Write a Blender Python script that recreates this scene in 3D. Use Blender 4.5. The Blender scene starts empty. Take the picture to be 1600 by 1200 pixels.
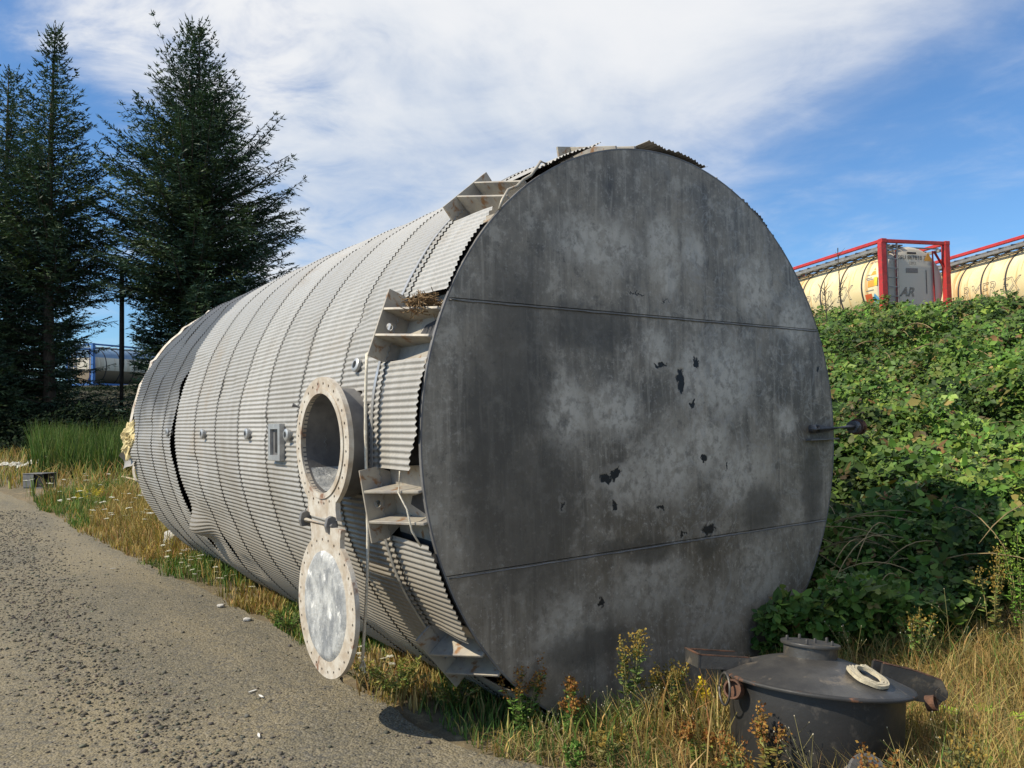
import bpy, bmesh, math, random
import numpy as np
from mathutils import Matrix, Vector

random.seed(7)
rng = np.random.default_rng(7)
SC = bpy.context.scene
COL = SC.collection
R = math.radians

# ------------------------------------------------------------------ camera
CAMZ = 1.42
cam = bpy.data.cameras.new('camera')
cam.sensor_width = 36.0
cam.lens = 1248.2 / 1600 * 36
cam.clip_start = 0.05
cam.clip_end = 3000
co = bpy.data.objects.new('camera', cam)
COL.objects.link(co)
pt, rl = R(2.498), R(-1.002)
fw = Vector((0, math.cos(pt), math.sin(pt)))
r0 = Vector((1, 0, 0)); u0 = Vector((0, -math.sin(pt), math.cos(pt)))
r2 = math.cos(rl) * r0 + math.sin(rl) * u0
u2 = -math.sin(rl) * r0 + math.cos(rl) * u0
co.matrix_world = Matrix(((r2.x, u2.x, -fw.x, 0), (r2.y, u2.y, -fw.y, 0), (r2.z, u2.z, -fw.z, CAMZ), (0, 0, 0, 1)))
SC.camera = co

# ------------------------------------------------------------------ sky, sun, exposure
SUN_AZ, SUN_EL = R(-110), R(43.5)
W = bpy.data.worlds.new('World')
SC.world = W
W.use_nodes = True
nt = W.node_tree
nt.nodes.clear()

def N(tree, typ, **kw):
    n = tree.nodes.new(typ)
    for k, v in kw.items():
        if k == 'i':
            for kk, vv in v.items():
                n.inputs[kk].default_value = vv
        else:
            setattr(n, k, v)
    return n

def L(tree, a, b):
    tree.links.new(a, b)

def M(tree, op, a, b=None, c=None, clamp=False):
    n = tree.nodes.new('ShaderNodeMath')
    n.operation = op
    n.use_clamp = clamp
    for i, x in enumerate((a, b, c)):
        if x is None:
            continue
        if isinstance(x, (int, float)):
            n.inputs[i].default_value = x
        else:
            tree.links.new(x, n.inputs[i])
    return n.outputs[0]

def SS(tree, x, lo, hi, a=0.0, b=1.0):
    n = tree.nodes.new('ShaderNodeMapRange')
    n.interpolation_type = 'SMOOTHSTEP'
    tree.links.new(x, n.inputs['Value'])
    n.inputs['From Min'].default_value = lo
    n.inputs['From Max'].default_value = hi
    n.inputs['To Min'].default_value = a
    n.inputs['To Max'].default_value = b
    return n.outputs[0]

def MIX(tree, f, a, b, mode='MIX'):
    n = tree.nodes.new('ShaderNodeMix')
    n.data_type = 'RGBA'
    n.blend_type = mode
    for sock, x in ((n.inputs[0], f), (n.inputs[6], a), (n.inputs[7], b)):
        if isinstance(x, (int, float)):
            sock.default_value = x
        elif isinstance(x, tuple):
            sock.default_value = (x[0], x[1], x[2], 1)
        else:
            tree.links.new(x, sock)
    return n.outputs[2]

def NOISE(tree, vec, scale, detail=4, rough=.55, dist=0.0):
    n = tree.nodes.new('ShaderNodeTexNoise')
    n.inputs['Scale'].default_value = scale
    n.inputs['Detail'].default_value = detail
    n.inputs['Roughness'].default_value = rough
    n.inputs['Distortion'].default_value = dist
    if vec is not None:
        tree.links.new(vec, n.inputs['Vector'])
    return n.outputs['Fac'], n.outputs['Color']

sky = N(nt, 'ShaderNodeTexSky', sky_type='NISHITA')
sky.sun_disc = False
sky.sun_elevation = SUN_EL
sky.sun_rotation = SUN_AZ % (2 * math.pi)
sky.air_density = 1.0
sky.dust_density = 0.6
sky.ozone_density = 2.0
tc = N(nt, 'ShaderNodeTexCoord')
sep = N(nt, 'ShaderNodeSeparateXYZ')
L(nt, tc.outputs['Generated'], sep.inputs[0])
zz = M(nt, 'ADD', M(nt, 'MAXIMUM', sep.outputs[2], 0.0), 0.12)
cx = M(nt, 'DIVIDE', sep.outputs[0], zz)
cy = M(nt, 'DIVIDE', sep.outputs[1], zz)
cmb = N(nt, 'ShaderNodeCombineXYZ')
L(nt, cx, cmb.inputs[0]); L(nt, cy, cmb.inputs[1]); cmb.inputs[2].default_value = 3.7
n1, _ = NOISE(nt, cmb.outputs[0], 1.15, 9, .58, .35)
n2, _ = NOISE(nt, cmb.outputs[0], 3.4, 6, .6, .5)
xw = M(nt, 'ADD', M(nt, 'ADD', cx, M(nt, 'MULTIPLY', M(nt, 'SUBTRACT', cy, 2.0), .34)), M(nt, 'MULTIPLY', M(nt, 'SUBTRACT', n2, .5), 1.0))
band = M(nt, 'SUBTRACT', 1.0, SS(nt, M(nt, 'ABSOLUTE', M(nt, 'SUBTRACT', xw, -0.08)), .30, 1.12))
dens = M(nt, 'ADD', M(nt, 'MULTIPLY', band, .40), M(nt, 'ADD', M(nt, 'MULTIPLY', n1, .75), M(nt, 'MULTIPLY', n2, .35)))
cl = SS(nt, dens, .52, 1.0)
cshade = SS(nt, n1, .35, .65)
ccol = MIX(nt, cshade, (6.8, 7.3, 8.0), (8.4, 8.5, 8.7))
skyc = MIX(nt, 1.0, sky.outputs[0], (0.78, 1.14, 1.46), 'MULTIPLY')
colr = MIX(nt, M(nt, 'MULTIPLY', cl, .97), skyc, ccol)
bg = N(nt, 'ShaderNodeBackground')
bg.inputs['Strength'].default_value = 0.09
L(nt, colr, bg.inputs[0])
wo = N(nt, 'ShaderNodeOutputWorld')
L(nt, bg.outputs[0], wo.inputs[0])

sun = bpy.data.lights.new('sun', 'SUN')
sun.energy = 5.0
sun.angle = R(0.53)
sun.color = (1.0, 0.90, 0.72)
so = bpy.data.objects.new('sun', sun)
COL.objects.link(so)
S = Vector((math.sin(SUN_AZ) * math.cos(SUN_EL), math.cos(SUN_AZ) * math.cos(SUN_EL), math.sin(SUN_EL)))
so.rotation_euler = S.to_track_quat('Z', 'Y').to_euler()
so.location = S * 60

vs = SC.view_settings
vs.view_transform = 'Standard'
vs.look = 'None'
vs.exposure = 0.25
vs.gamma = 1.0
vs.use_curve_mapping = False
SC.cycles.max_bounces = 6
SC.cycles.transparent_max_bounces = 6
SC.cycles.use_denoising = True

# ------------------------------------------------------------------ helpers
def obj(name, me, parent=None, loc=None, **props):
    o = bpy.data.objects.new(name, me)
    COL.objects.link(o)
    if parent is not None:
        o.parent = parent
    if loc is not None:
        o.location = loc
    for k, v in props.items():
        o[k] = v
    return o

def thing(name, label, cat, loc=(0, 0, 0), rot=(0, 0, 0), group=None):
    o = obj(name, None, None, loc, label=label, category=cat)
    o.empty_display_size = .1
    o.rotation_euler = rot
    if group:
        o['group'] = group
    return o

def mesh(name, v, f, mat=None, smooth=False):
    me = bpy.data.meshes.new(name)
    me.from_pydata([tuple(p) for p in v], [], f)
    if mat:
        me.materials.append(mat)
    if smooth:
        me.shade_smooth()
    me.update()
    return me

def mesh_np(name, V, F, mat, col=None, smooth=False):
    """V (n,3), F (m,k) constant face size, col (n,3) optional point colours"""
    V = np.ascontiguousarray(V, dtype=np.float32)
    F = np.ascontiguousarray(F, dtype=np.int32)
    m, k = F.shape
    me = bpy.data.meshes.new(name)
    me.vertices.add(len(V))
    me.vertices.foreach_set('co', V.ravel())
    me.loops.add(m * k)
    me.loops.foreach_set('vertex_index', F.ravel())
    me.polygons.add(m)
    me.polygons.foreach_set('loop_start', np.arange(0, m * k, k, dtype=np.int32))
    try:
        me.polygons.foreach_set('loop_total', np.full(m, k, dtype=np.int32))
    except Exception:
        pass
    me.update(calc_edges=True)
    me.validate()
    if col is not None:
        at = me.attributes.new('col', 'FLOAT_COLOR', 'POINT')
        c4 = np.ones((len(V), 4), dtype=np.float32)
        c4[:, :3] = col
        at.data.foreach_set('color', c4.ravel())
    if smooth:
        me.shade_smooth()
    me.materials.append(mat)
    return me

def box_vf(x0, x1, y0, y1, z0, z1):
    v = [(x0, y0, z0), (x1, y0, z0), (x1, y1, z0), (x0, y1, z0), (x0, y0, z1), (x1, y0, z1), (x1, y1, z1), (x0, y1, z1)]
    f = [(0, 3, 2, 1), (4, 5, 6, 7), (0, 1, 5, 4), (1, 2, 6, 5), (2, 3, 7, 6), (3, 0, 4, 7)]
    return v, f

def bevel(me, w, seg=1):
    bm = bmesh.new(); bm.from_mesh(me)
    bmesh.ops.bevel(bm, geom=bm.edges[:], offset=w, segments=seg, affect='EDGES', profile=.6)
    bm.to_mesh(me); bm.free()
    return me

def box(name, b, mat, parent=None, bev=0.0):
    me = mesh(name, *box_vf(*b), mat)
    if bev:
        bevel(me, bev)
    return obj(name, me, parent)

def join_vf(parts):
    V, F = [], []
    for v, f in parts:
        o = len(V)
        V += [tuple(p) for p in v]
        F += [tuple(i + o for i in q) for q in f]
    return V, F

def frame_of(d):
    d = Vector(d).normalized()
    up = Vector((0, 0, 1)) if abs(d.z) < .9 else Vector((1, 0, 0))
    a = d.cross(up).normalized()
    return d, a, a.cross(d).normalized()

def tube_vf(pts, rad, n=8, cap=True):
    pts = [Vector(p) for p in pts]
    if not hasattr(rad, '__len__'):
        rad = [rad] * len(pts)
    V, F = [], []
    a = None
    for i, p in enumerate(pts):
        d = (pts[min(i + 1, len(pts) - 1)] - pts[max(i - 1, 0)])
        if d.length < 1e-9:
            d = Vector((0, 0, 1))
        d.normalize()
        if a is None:
            _, a, b = frame_of(d)
        else:
            a = (a - d * a.dot(d))
            if a.length < 1e-6:
                _, a, b = frame_of(d)
            a.normalize()
            b = d.cross(a)
        for k in range(n):
            t = 2 * math.pi * k / n
            V.append(tuple(p + rad[i] * (math.cos(t) * a + math.sin(t) * b)))
    for i in range(len(pts) - 1):
        for k in range(n):
            k2 = (k + 1) % n
            F.append((i * n + k, i * n + k2, (i + 1) * n + k2, (i + 1) * n + k))
    if cap:
        F.append(tuple(range(n - 1, -1, -1)))
        F.append(tuple((len(pts) - 1) * n + k for k in range(n)))
    return V, F

def lathe_vf(prof, n=32, o=(0, 0, 0), ax='z', closed=False):
    """prof: list of (r, h)"""
    V, F = [], []
    for r, h in prof:
        for k in range(n):
            t = 2 * math.pi * k / n
            c, s = r * math.cos(t), r * math.sin(t)
            p = {'z': (c, s, h), 'y': (c, h, s), 'x': (h, c, s)}[ax]
            V.append((p[0] + o[0], p[1] + o[1], p[2] + o[2]))
    m = len(prof)
    for i in range(m if closed else m - 1):
        j = (i + 1) % m
        for k in range(n):
            k2 = (k + 1) % n
            F.append((i * n + k, i * n + k2, j * n + k2, j * n + k))
    return V, F

def fix_normals(me):
    bm = bmesh.new(); bm.from_mesh(me)
    bmesh.ops.recalc_face_normals(bm, faces=bm.faces[:])
    bm.to_mesh(me); bm.free()
    return me

def auto_smooth(me, ang=35):
    me.shade_smooth()
    me.set_sharp_from_angle(angle=R(ang))
    return me

def plate_vf(outline, holes, to3, thick_vec):
    """flat plate with real holes: outline/holes are 2-D loops; to3 maps 2-D -> Vector; extruded by thick_vec"""
    bm = bmesh.new()
    for lp in [outline] + holes:
        vs_ = [bm.verts.new((p[0], p[1], 0)) for p in lp]
        for i in range(len(vs_)):
            bm.edges.new((vs_[i], vs_[(i + 1) % len(vs_)]))
    bmesh.ops.triangle_fill(bm, use_beauty=True, use_dissolve=False, edges=bm.edges[:], normal=(0, 0, 1))
    r = bmesh.ops.extrude_face_region(bm, geom=bm.faces[:])
    new = [g for g in r['geom'] if isinstance(g, bmesh.types.BMVert)]
    for v in new:
        v.co.z = 1.0
    for v in bm.verts:
        z = v.co.z
        v.co = to3(v.co.x, v.co.y) + thick_vec * z
    bmesh.ops.recalc_face_normals(bm, faces=bm.faces[:])
    me = bpy.data.meshes.new('plate')
    bm.to_mesh(me); bm.free()
    return me

def circ(cx, cy, r, n):
    return [(cx + r * math.cos(2 * math.pi * i / n), cy + r * math.sin(2 * math.pi * i / n)) for i in range(n)]

def _hash(ix, iy, seed):
    h = (ix.astype(np.int64) * 374761393 + iy.astype(np.int64) * 668265263 + seed * 974711) & 0x7fffffff
    h = ((h ^ (h >> 13)) * 1274126177) & 0x7fffffff
    return ((h ^ (h >> 16)) & 0xffff) / 65535.0

def vnoise(x, y, seed=0):
    x = np.asarray(x, float); y = np.asarray(y, float)
    ix = np.floor(x); iy = np.floor(y)
    fx = x - ix; fy = y - iy
    fx = fx * fx * (3 - 2 * fx); fy = fy * fy * (3 - 2 * fy)
    a = _hash(ix, iy, seed); b = _hash(ix + 1, iy, seed); c = _hash(ix, iy + 1, seed); d = _hash(ix + 1, iy + 1, seed)
    return (a * (1 - fx) + b * fx) * (1 - fy) + (c * (1 - fx) + d * fx) * fy

def sstep(x, a, b):
    t = np.clip((np.asarray(x, float) - a) / (b - a), 0, 1)
    return t * t * (3 - 2 * t)

# ------------------------------------------------------------------ materials
def newmat(name):
    m = bpy.data.materials.new(name)
    m.use_nodes = True
    t = m.node_tree
    return m, t, t.nodes['Principled BSDF']

def bump(t, p, h, strength=.3, dist=.01):
    b = t.nodes.new('ShaderNodeBump')
    b.inputs['Strength'].default_value = strength
    b.inputs['Distance'].default_value = dist
    t.links.new(h, b.inputs['Height'])
    t.links.new(b.outputs[0], p.inputs['Normal'])

def simple(name, c1, c2=None, scale=8, rough=.6, metal=0.0, bmp=.15, detail=5, coord='Object', stretch=None, c3=None, s3=40):
    m, t, p = newmat(name)
    tcn = N(t, 'ShaderNodeTexCoord')
    vec = tcn.outputs[coord]
    if stretch:
        mp = N(t, 'ShaderNodeMapping')
        mp.inputs['Scale'].default_value = stretch
        L(t, vec, mp.inputs[0]); vec = mp.outputs[0]
    f, _ = NOISE(t, vec, scale, detail, .6, .2)
    c = MIX(t, SS(t, f, .32, .68), c1, c2 or tuple(x * .6 for x in c1))
    if c3:
        g, _ = NOISE(t, vec, s3, 6, .65, .3)
        c = MIX(t, SS(t, g, .56, .68), c, c3)
    L(t, c, p.inputs['Base Color'])
    p.inputs['Metallic'].default_value = metal
    L(t, SS(t, f, .2, .8, max(rough - .12, .05), min(rough + .12, 1)), p.inputs['Roughness'])
    if bmp:
        bf, _ = NOISE(t, vec, scale * 6, 6, .65)
        bump(t, p, bf, bmp, .006)
    return m

def leafmat(name, rough=.55, trans=.3, spec=.35):
    m, t, p = newmat(name)
    a = N(t, 'ShaderNodeAttribute', attribute_name='col')
    L(t, a.outputs['Color'], p.inputs['Base Color'])
    p.inputs['Roughness'].default_value = rough
    p.inputs['Specular IOR Level'].default_value = spec
    if trans > 0:
        tr = N(t, 'ShaderNodeBsdfTranslucent')
        L(t, MIX(t, 1.0, a.outputs['Color'], (1.0, 1.15, .55), 'MULTIPLY'), tr.inputs[0])
        mx = N(t, 'ShaderNodeMixShader')
        mx.inputs[0].default_value = trans
        L(t, p.outputs[0], mx.inputs[1]); L(t, tr.outputs[0], mx.inputs[2])
        L(t, mx.outputs[0], t.nodes['Material Output'].inputs[0])
    return m

LEAF = leafmat('leaf', .5, .14, .20)
SHADELEAF = leafmat('shrub_leaf', .8, .1, .05)
NEEDLE = leafmat('needles', .6, .08, .3)
GRASS = leafmat('grass_blades', .7, .25, .2)
PETAL = leafmat('petals', .8, .2, .1)
BARK = simple('bark', (.10, .075, .055), (.045, .035, .028), 6, .95, 0, .8, stretch=(3, 3, .6))

def cladding_mat(name, base, dirt, dark=None):
    m, t, p = newmat(name)
    tcn = N(t, 'ShaderNodeTexCoord')
    o = tcn.outputs['Object']
    oi = N(t, 'ShaderNodeObjectInfo')
    f1, _ = NOISE(t, o, 1.6, 6, .6, .4)
    mp = N(t, 'ShaderNodeMapping'); mp.inputs['Scale'].default_value = (14, 1.2, 1.2)
    L(t, o, mp.inputs[0])
    f2, _ = NOISE(t, mp.outputs[0], 1.4, 6, .65, .2)
    f3, _ = NOISE(t, o, 45, 5, .7)
    sp = N(t, 'ShaderNodeSeparateXYZ'); L(t, o, sp.inputs[0])
    c = MIX(t, SS(t, f2, .38, .72), base, tuple(x * .72 for x in base))
    c = MIX(t, M(t, 'MULTIPLY', SS(t, oi.outputs['Random'], 0, 1), .35), c, tuple(x * .62 for x in base))
    # road dirt thrown on the lower flank, with a ragged edge
    low = SS(t, M(t, 'ADD', sp.outputs[2], M(t, 'MULTIPLY', M(t, 'SUBTRACT', f1, .5), 2.2)), 1.9, .6)
    c = MIX(t, M(t, 'MULTIPLY', low, .7), c, dirt)
    c = MIX(t, M(t, 'MULTIPLY', SS(t, f3, .6, .74), .45), c, tuple(x * .5 for x in dirt))
    c = MIX(t, M(t, 'MULTIPLY', SS(t, f1, .60, .74), .4), c, (.30, .23, .15))
    if dark:
        top = SS(t, M(t, 'ADD', sp.outputs[2], M(t, 'MULTIPLY', M(t, 'SUBTRACT', f1, .5), 1.5)), 1.35, 2.0)
        c = MIX(t, M(t, 'MULTIPLY', top, .9), c, dark)
    L(t, c, p.inputs['Base Color'])
    p.inputs['Metallic'].default_value = .22
    L(t, SS(t, f2, .2, .8, .38, .62), p.inputs['Roughness'])
    bump(t, p, f3, .12, .004)
    return m

CLAD = cladding_mat('weathered_aluminium', (.44, .425, .395), (.195, .16, .112))
CLADF = cladding_mat('weathered_aluminium_tarred', (.38, .375, .36), (.22, .19, .145), (.075, .075, .075))
SHELL = simple('tank_shell_steel', (.06, .06, .065), (.025, .025, .028), 5, .75, .2, .3)
CHAIRM = simple('weathered_bracket_steel', (.40, .36, .29), (.27, .25, .23), 9, .6, .25, .25, c3=(.24, .13, .06), s3=14)
NECKM = simple('grey_nozzle_steel', (.19, .185, .18), (.12, .115, .115), 7, .6, .35, .25)
FLANGEM = simple('stained_flange', (.60, .555, .48), (.40, .33, .25), 13, .6, .2, .3, detail=8, c3=(.24, .13, .08), s3=7)
LINERM = simple('crusted_liner', (.52, .52, .50), (.20, .21, .22), 9, .75, .2, 1.0, detail=10, stretch=(1.7, 1, 1), c3=(.74, .73, .70), s3=14)
DARKM = simple('dark_gap', (.02, .02, .022), (.012, .012, .012), 5, .9)
GALV = simple('galvanised', (.50, .50, .49), (.33, .33, .33), 20, .45, .6, .15)
ROPEM = simple('rope_fibre', (.70, .65, .54), (.52, .47, .38), 60, .95, 0, .5)
FOAM = simple('yellow_foam', (.66, .56, .30), (.46, .36, .16), 14, .95, 0, .9)

def end_plate_mat():
    m, t, p = newmat('stained_steel_plate')
    tcn = N(t, 'ShaderNodeTexCoord')
    o = tcn.outputs['Object']
    sp = N(t, 'ShaderNodeSeparateXYZ'); L(t, o, sp.inputs[0])
    nd, ndc = NOISE(t, o, 5.5, 7, .68, .1)
    nf, nfc = NOISE(t, o, 19, 5, .65, .2)
    # plate coordinates: u to the viewer's right, w up from the tank's centre, with ragged distortion
    sc = N(t, 'ShaderNodeSeparateColor'); L(t, ndc, sc.inputs[0])
    sf = N(t, 'ShaderNodeSeparateColor'); L(t, nfc, sf.inputs[0])
    u = M(t, 'MULTIPLY', sp.outputs[1], -1.0)
    w = M(t, 'SUBTRACT', sp.outputs[2], 1.5)
    def dist(x, a, b, s1, s2):
        return M(t, 'ADD', x, M(t, 'ADD', M(t, 'MULTIPLY', M(t, 'SUBTRACT', a, .5), s1), M(t, 'MULTIPLY', M(t, 'SUBTRACT', b, .5), s2)))
    ud = dist(u, sc.outputs[0], sf.outputs[0], .20, .07)
    wd = dist(w, sc.outputs[1], sf.outputs[1], .20, .07)
    us = dist(u, sc.outputs[0], sf.outputs[0], .10, .11)
    ws = dist(w, sc.outputs[1], sf.outputs[1], .10, .11)
    def field(spots, uu, ww, kk=1.0):
        acc = None
        for a, b, ra, rb in spots:
            x = M(t, 'MULTIPLY', M(t, 'SUBTRACT', uu, a), 1 / (ra * kk))
            y = M(t, 'MULTIPLY', M(t, 'SUBTRACT', ww, b), 1 / (rb * kk))
            d = M(t, 'SQRT', M(t, 'ADD', M(t, 'MULTIPLY', x, x), M(t, 'MULTIPLY', y, y)))
            acc = d if acc is None else M(t, 'MINIMUM', acc, d)
        return acc
    pits = [(-.47, -.20, .060, .045), (-.40, -.185, .055, .04), (.09, .28, .045, .10), (.17, .17, .022, .03), (.22, .39, .022, .045),
            (-.06, .37, .06, .018), (.26, -.14, .022, .035), (.45, -.19, .017, .03), (-.75, -.31, .016, .03), (-.41, -.34, .035, .022),
            (-.09, -.38, .04, .018), (.27, -.52, .075, .04), (.09, -.52, .022, .022), (1.36, .38, .02, .035), (-.23, .74, .09, .006),
            (-.02, .715, .05, .006), (-.52, -.80, .03, .03)]
    soft = [(.74, -.46, .20, .17), (.70, -.44, .1, .08), (-.32, -.53, .26, .05), (-.16, -.60, .15, .06), (.27, -.60, .10, .06), (-1.15, -.1, .2, .6), (-.55, .55, .35, .12), (-.6, -1.0, .3, .1), (-1.0, .35, .22, .5), (-.9, -.35, .3, .45), (1.25, -.35, .12, .3)]
    light = [(.45, .30, .3, .25), (.55, -.25, .25, .2), (-.47, .97, .30, .15), (-.02, 1.0, .14, .20), (.02, .85, .08, .1), (.22, 1.0, .1, .13), (.21, .31, .14, .22), (-.1, .46, .12, .1), (-.72, .13, .17, .2), (-.40, .14, .2, .16),
             (.28, -.06, .22, .2), (1.01, .04, .085, .1), (-.19, -.75, .35, .16), (.29, -.98, .3, .2), (-.75, -.88, .22, .2), (.77, .86, .2, .2),
             (-.05, -.17, .25, .2), (1.12, .66, .2, .14), (.7, -.8, .25, .25), (-.3, -.25, .2, .12)]
    dp = field(pits, us, ws, .68)
    ds = field(soft, ud, wd)
    dl = field(light, ud, wd)
    # base tone: vertical run-off streaks over a cloudy grey
    mp = N(t, 'ShaderNodeMapping'); mp.inputs['Scale'].default_value = (1, 7, .55)
    L(t, o, mp.inputs[0])
    st, _ = NOISE(t, mp.outputs[0], 1.5, 7, .62, .3)
    big, _ = NOISE(t, o, 1.5, 6, .62, .25)
    fine, _ = NOISE(t, o, 42, 8, .72)
    mott, _ = NOISE(t, o, 8.5, 10, .74, .2)
    st2, _ = NOISE(t, mp.outputs[0], 4.2, 8, .7, .4)
    ring, _ = NOISE(t, o, 3.2, 3, .5, 1.6)
    c = MIX(t, SS(t, big, .33, .67), (.12, .108, .091), (.29, .264, .224))
    c = MIX(t, M(t, 'MULTIPLY', SS(t, st, .46, .66), .6), c, (.075, .068, .060))
    c = MIX(t, M(t, 'MULTIPLY', SS(t, dl, 1.3, .4), M(t, 'ADD', .30, M(t, 'MULTIPLY', SS(t, nf, .38, .58), .60))), c, (.50, .475, .435))
    c = MIX(t, M(t, 'MULTIPLY', SS(t, mott, .50, .64), .6), c, (.41, .385, .345))
    c = MIX(t, M(t, 'MULTIPLY', SS(t, mott, .47, .33), .60), c, (.060, .056, .052))
    c = MIX(t, M(t, 'MULTIPLY', SS(t, st2, .50, .66), .5), c, (.37, .345, .305))
    c = MIX(t, M(t, 'MULTIPLY', SS(t, M(t, 'ADD', w, M(t, 'MULTIPLY', M(t, 'SUBTRACT', big, .5), 1.6)), .1, -1.1), .55), c, (.125, .103, .078))
    # pale crust lines along old puddle edges
    rim = M(t, 'SUBTRACT', 1.0, SS(t, M(t, 'ABSOLUTE', M(t, 'SUBTRACT', ring, .53)), 0.004, .022))
    lowr = SS(t, M(t, 'ADD', u, M(t, 'MULTIPLY', big, .8)), .0, .7)
    c = MIX(t, M(t, 'MULTIPLY', M(t, 'MULTIPLY', rim, lowr), .38), c, (.30, .30, .30))
    c = MIX(t, M(t, 'MULTIPLY', SS(t, fine, .54, .66), .5), c, (.42, .40, .37))
    c = MIX(t, M(t, 'MULTIPLY', SS(t, fine, .42, .30), .6), c, (.055, .053, .05))
    c = MIX(t, M(t, 'MULTIPLY', SS(t, ds, 1.3, .5), .72), c, (.062, .056, .048))
    halo = M(t, 'MULTIPLY', SS(t, dp, 1.15, 1.35), SS(t, dp, 2.5, 1.7))
    c = MIX(t, M(t, 'MULTIPLY', halo, .2), c, (.41, .395, .37))
    c = MIX(t, SS(t, dp, 1.1, .85), c, (.009, .009, .010))
    c = MIX(t, 1.0, c, (1.10, 1.045, .96), 'MULTIPLY')
    L(t, c, p.inputs['Base Color'])
    p.inputs['Metallic'].default_value = .12
    L(t, SS(t, big, .3, .7, .42, .6), p.inputs['Roughness'])
    hgt = M(t, 'ADD', M(t, 'MULTIPLY', fine, .25), M(t, 'ADD', M(t, 'MULTIPLY', big, .8), M(t, 'MULTIPLY', SS(t, dp, .9, 1.2), .35)))
    bump(t, p, hgt, .35, .02)
    return m

PLATE = end_plate_mat()

# ------------------------------------------------------------------ terrain
AZ = R(36.156)
A2 = np.array([-math.sin(AZ), math.cos(AZ)])     # tank axis, away from the viewer
H2 = np.array([math.cos(AZ), math.sin(AZ)])      # across the tank, to the right
C2 = np.array([.8249, 4.235])
EDGE = np.array([(2.2, -2), (1.1, 1.2), (.55, 2.4), (.13, 3.31), (-.19, 3.45), (-.52, 3.9), (-.86, 4.38), (-1.41, 5.29), (-2.53, 6.71), (-4.19, 8.72), (-6.43, 11.63), (-8.88, 14.59), (-10.42, 16.28), (-17.5, 23), (-60, 60)])

def sq(x, y):
    dx, dy = np.asarray(x) - C2[0], np.asarray(y) - C2[1]
    return dx * A2[0] + dy * A2[1], dx * H2[0] + dy * H2[1]

def edge_x(y):
    return np.interp(y, EDGE[:, 1], EDGE[:, 0])

def terrain(x, y):
    x = np.asarray(x, float); y = np.asarray(y, float)
    s, q = sq(x, y)
    qq = q + .5 * (vnoise(x * .35, y * .35, 3) - .5)
    lin = np.clip((qq - 1.6) / 17.9, 0, 1)
    emb = 3.75 * (lin * .8 + .2 * lin * lin * (3 - 2 * lin))
    gentle = .03 * np.clip(y - 12, 0, 28)
    back = 3.85 * sstep(y + .25 * x, 33, 42)
    z = np.maximum(np.maximum(emb, gentle), back)
    z = z + .25 * (vnoise(x * .5, y * .5, 9) - .5) * sstep(q, 2.0, 5.0)
    # hollow the tank has settled into
    along = sstep(s, -.5, .0) * (1 - sstep(s, 6.2, 6.8))
    z = z - .22 * along * np.exp(-(q / .62) ** 2)
    # verge: a few centimetres of uneven soil above the road
    off = x - edge_x(y)
    z = z + .035 * sstep(off, .05, .5) * (vnoise(x * 3, y * 3, 5)) * (1 - sstep(y, 24, 40))
    # ground drops slightly under the road sheet
    z = z - .03 * (1 - sstep(off, -.12, .03)) * (1 - sstep(y, 30, 34))
    return z

def axis_coords(lo, hi, c, fine, n):
    u = np.linspace(-1, 1, n)
    k = 5.2
    w = np.sinh(k * u) / math.sinh(k)
    return np.where(w < 0, c + w * (c - lo), c + w * (hi - c))

gx = axis_coords(-700, 700, 1.0, .1, 261)
gy = axis_coords(-300, 1200, 6.0, .1, 271)
GX, GY = np.meshgrid(gx, gy)
GZ = terrain(GX, GY)
nx, ny = len(gx), len(gy)
V = np.stack([GX.ravel(), GY.ravel(), GZ.ravel()], 1)
idx = np.arange(nx * ny).reshape(ny, nx)
F = np.stack([idx[:-1, :-1].ravel(), idx[:-1, 1:].ravel(), idx[1:, 1:].ravel(), idx[1:, :-1].ravel()], 1)

def ground_mat():
    m, t, p = newmat('verge_soil')
    g = N(t, 'ShaderNodeNewGeometry')
    o = g.outputs['Position']
    f1, _ = NOISE(t, o, 1.1, 6, .6, .3)
    f2, _ = NOISE(t, o, 14, 6, .7)
    c = MIX(t, SS(t, f1, .35, .65), (.17, .125, .07), (.10, .085, .05))
    c = MIX(t, SS(t, f2, .5, .68), c, (.24, .19, .10))
    sp = N(t, 'ShaderNodeSeparateXYZ'); L(t, o, sp.inputs[0])
    # leaf mould on the bank
    q = M(t, 'ADD', M(t, 'MULTIPLY', M(t, 'SUBTRACT', sp.outputs[0], .8249), H2[0]), M(t, 'MULTIPLY', M(t, 'SUBTRACT', sp.outputs[1], 4.235), H2[1]))
    c = MIX(t, SS(t, q, 1.4, 2.4), c, (.035, .034, .018))
    L(t, c, p.inputs['Base Color'])
    p.inputs['Roughness'].default_value = .95
    bump(t, p, f2, .6, .03)
    return m

ground = obj('ground', mesh_np('ground', V, F, ground_mat(), smooth=True), kind='structure')

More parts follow.
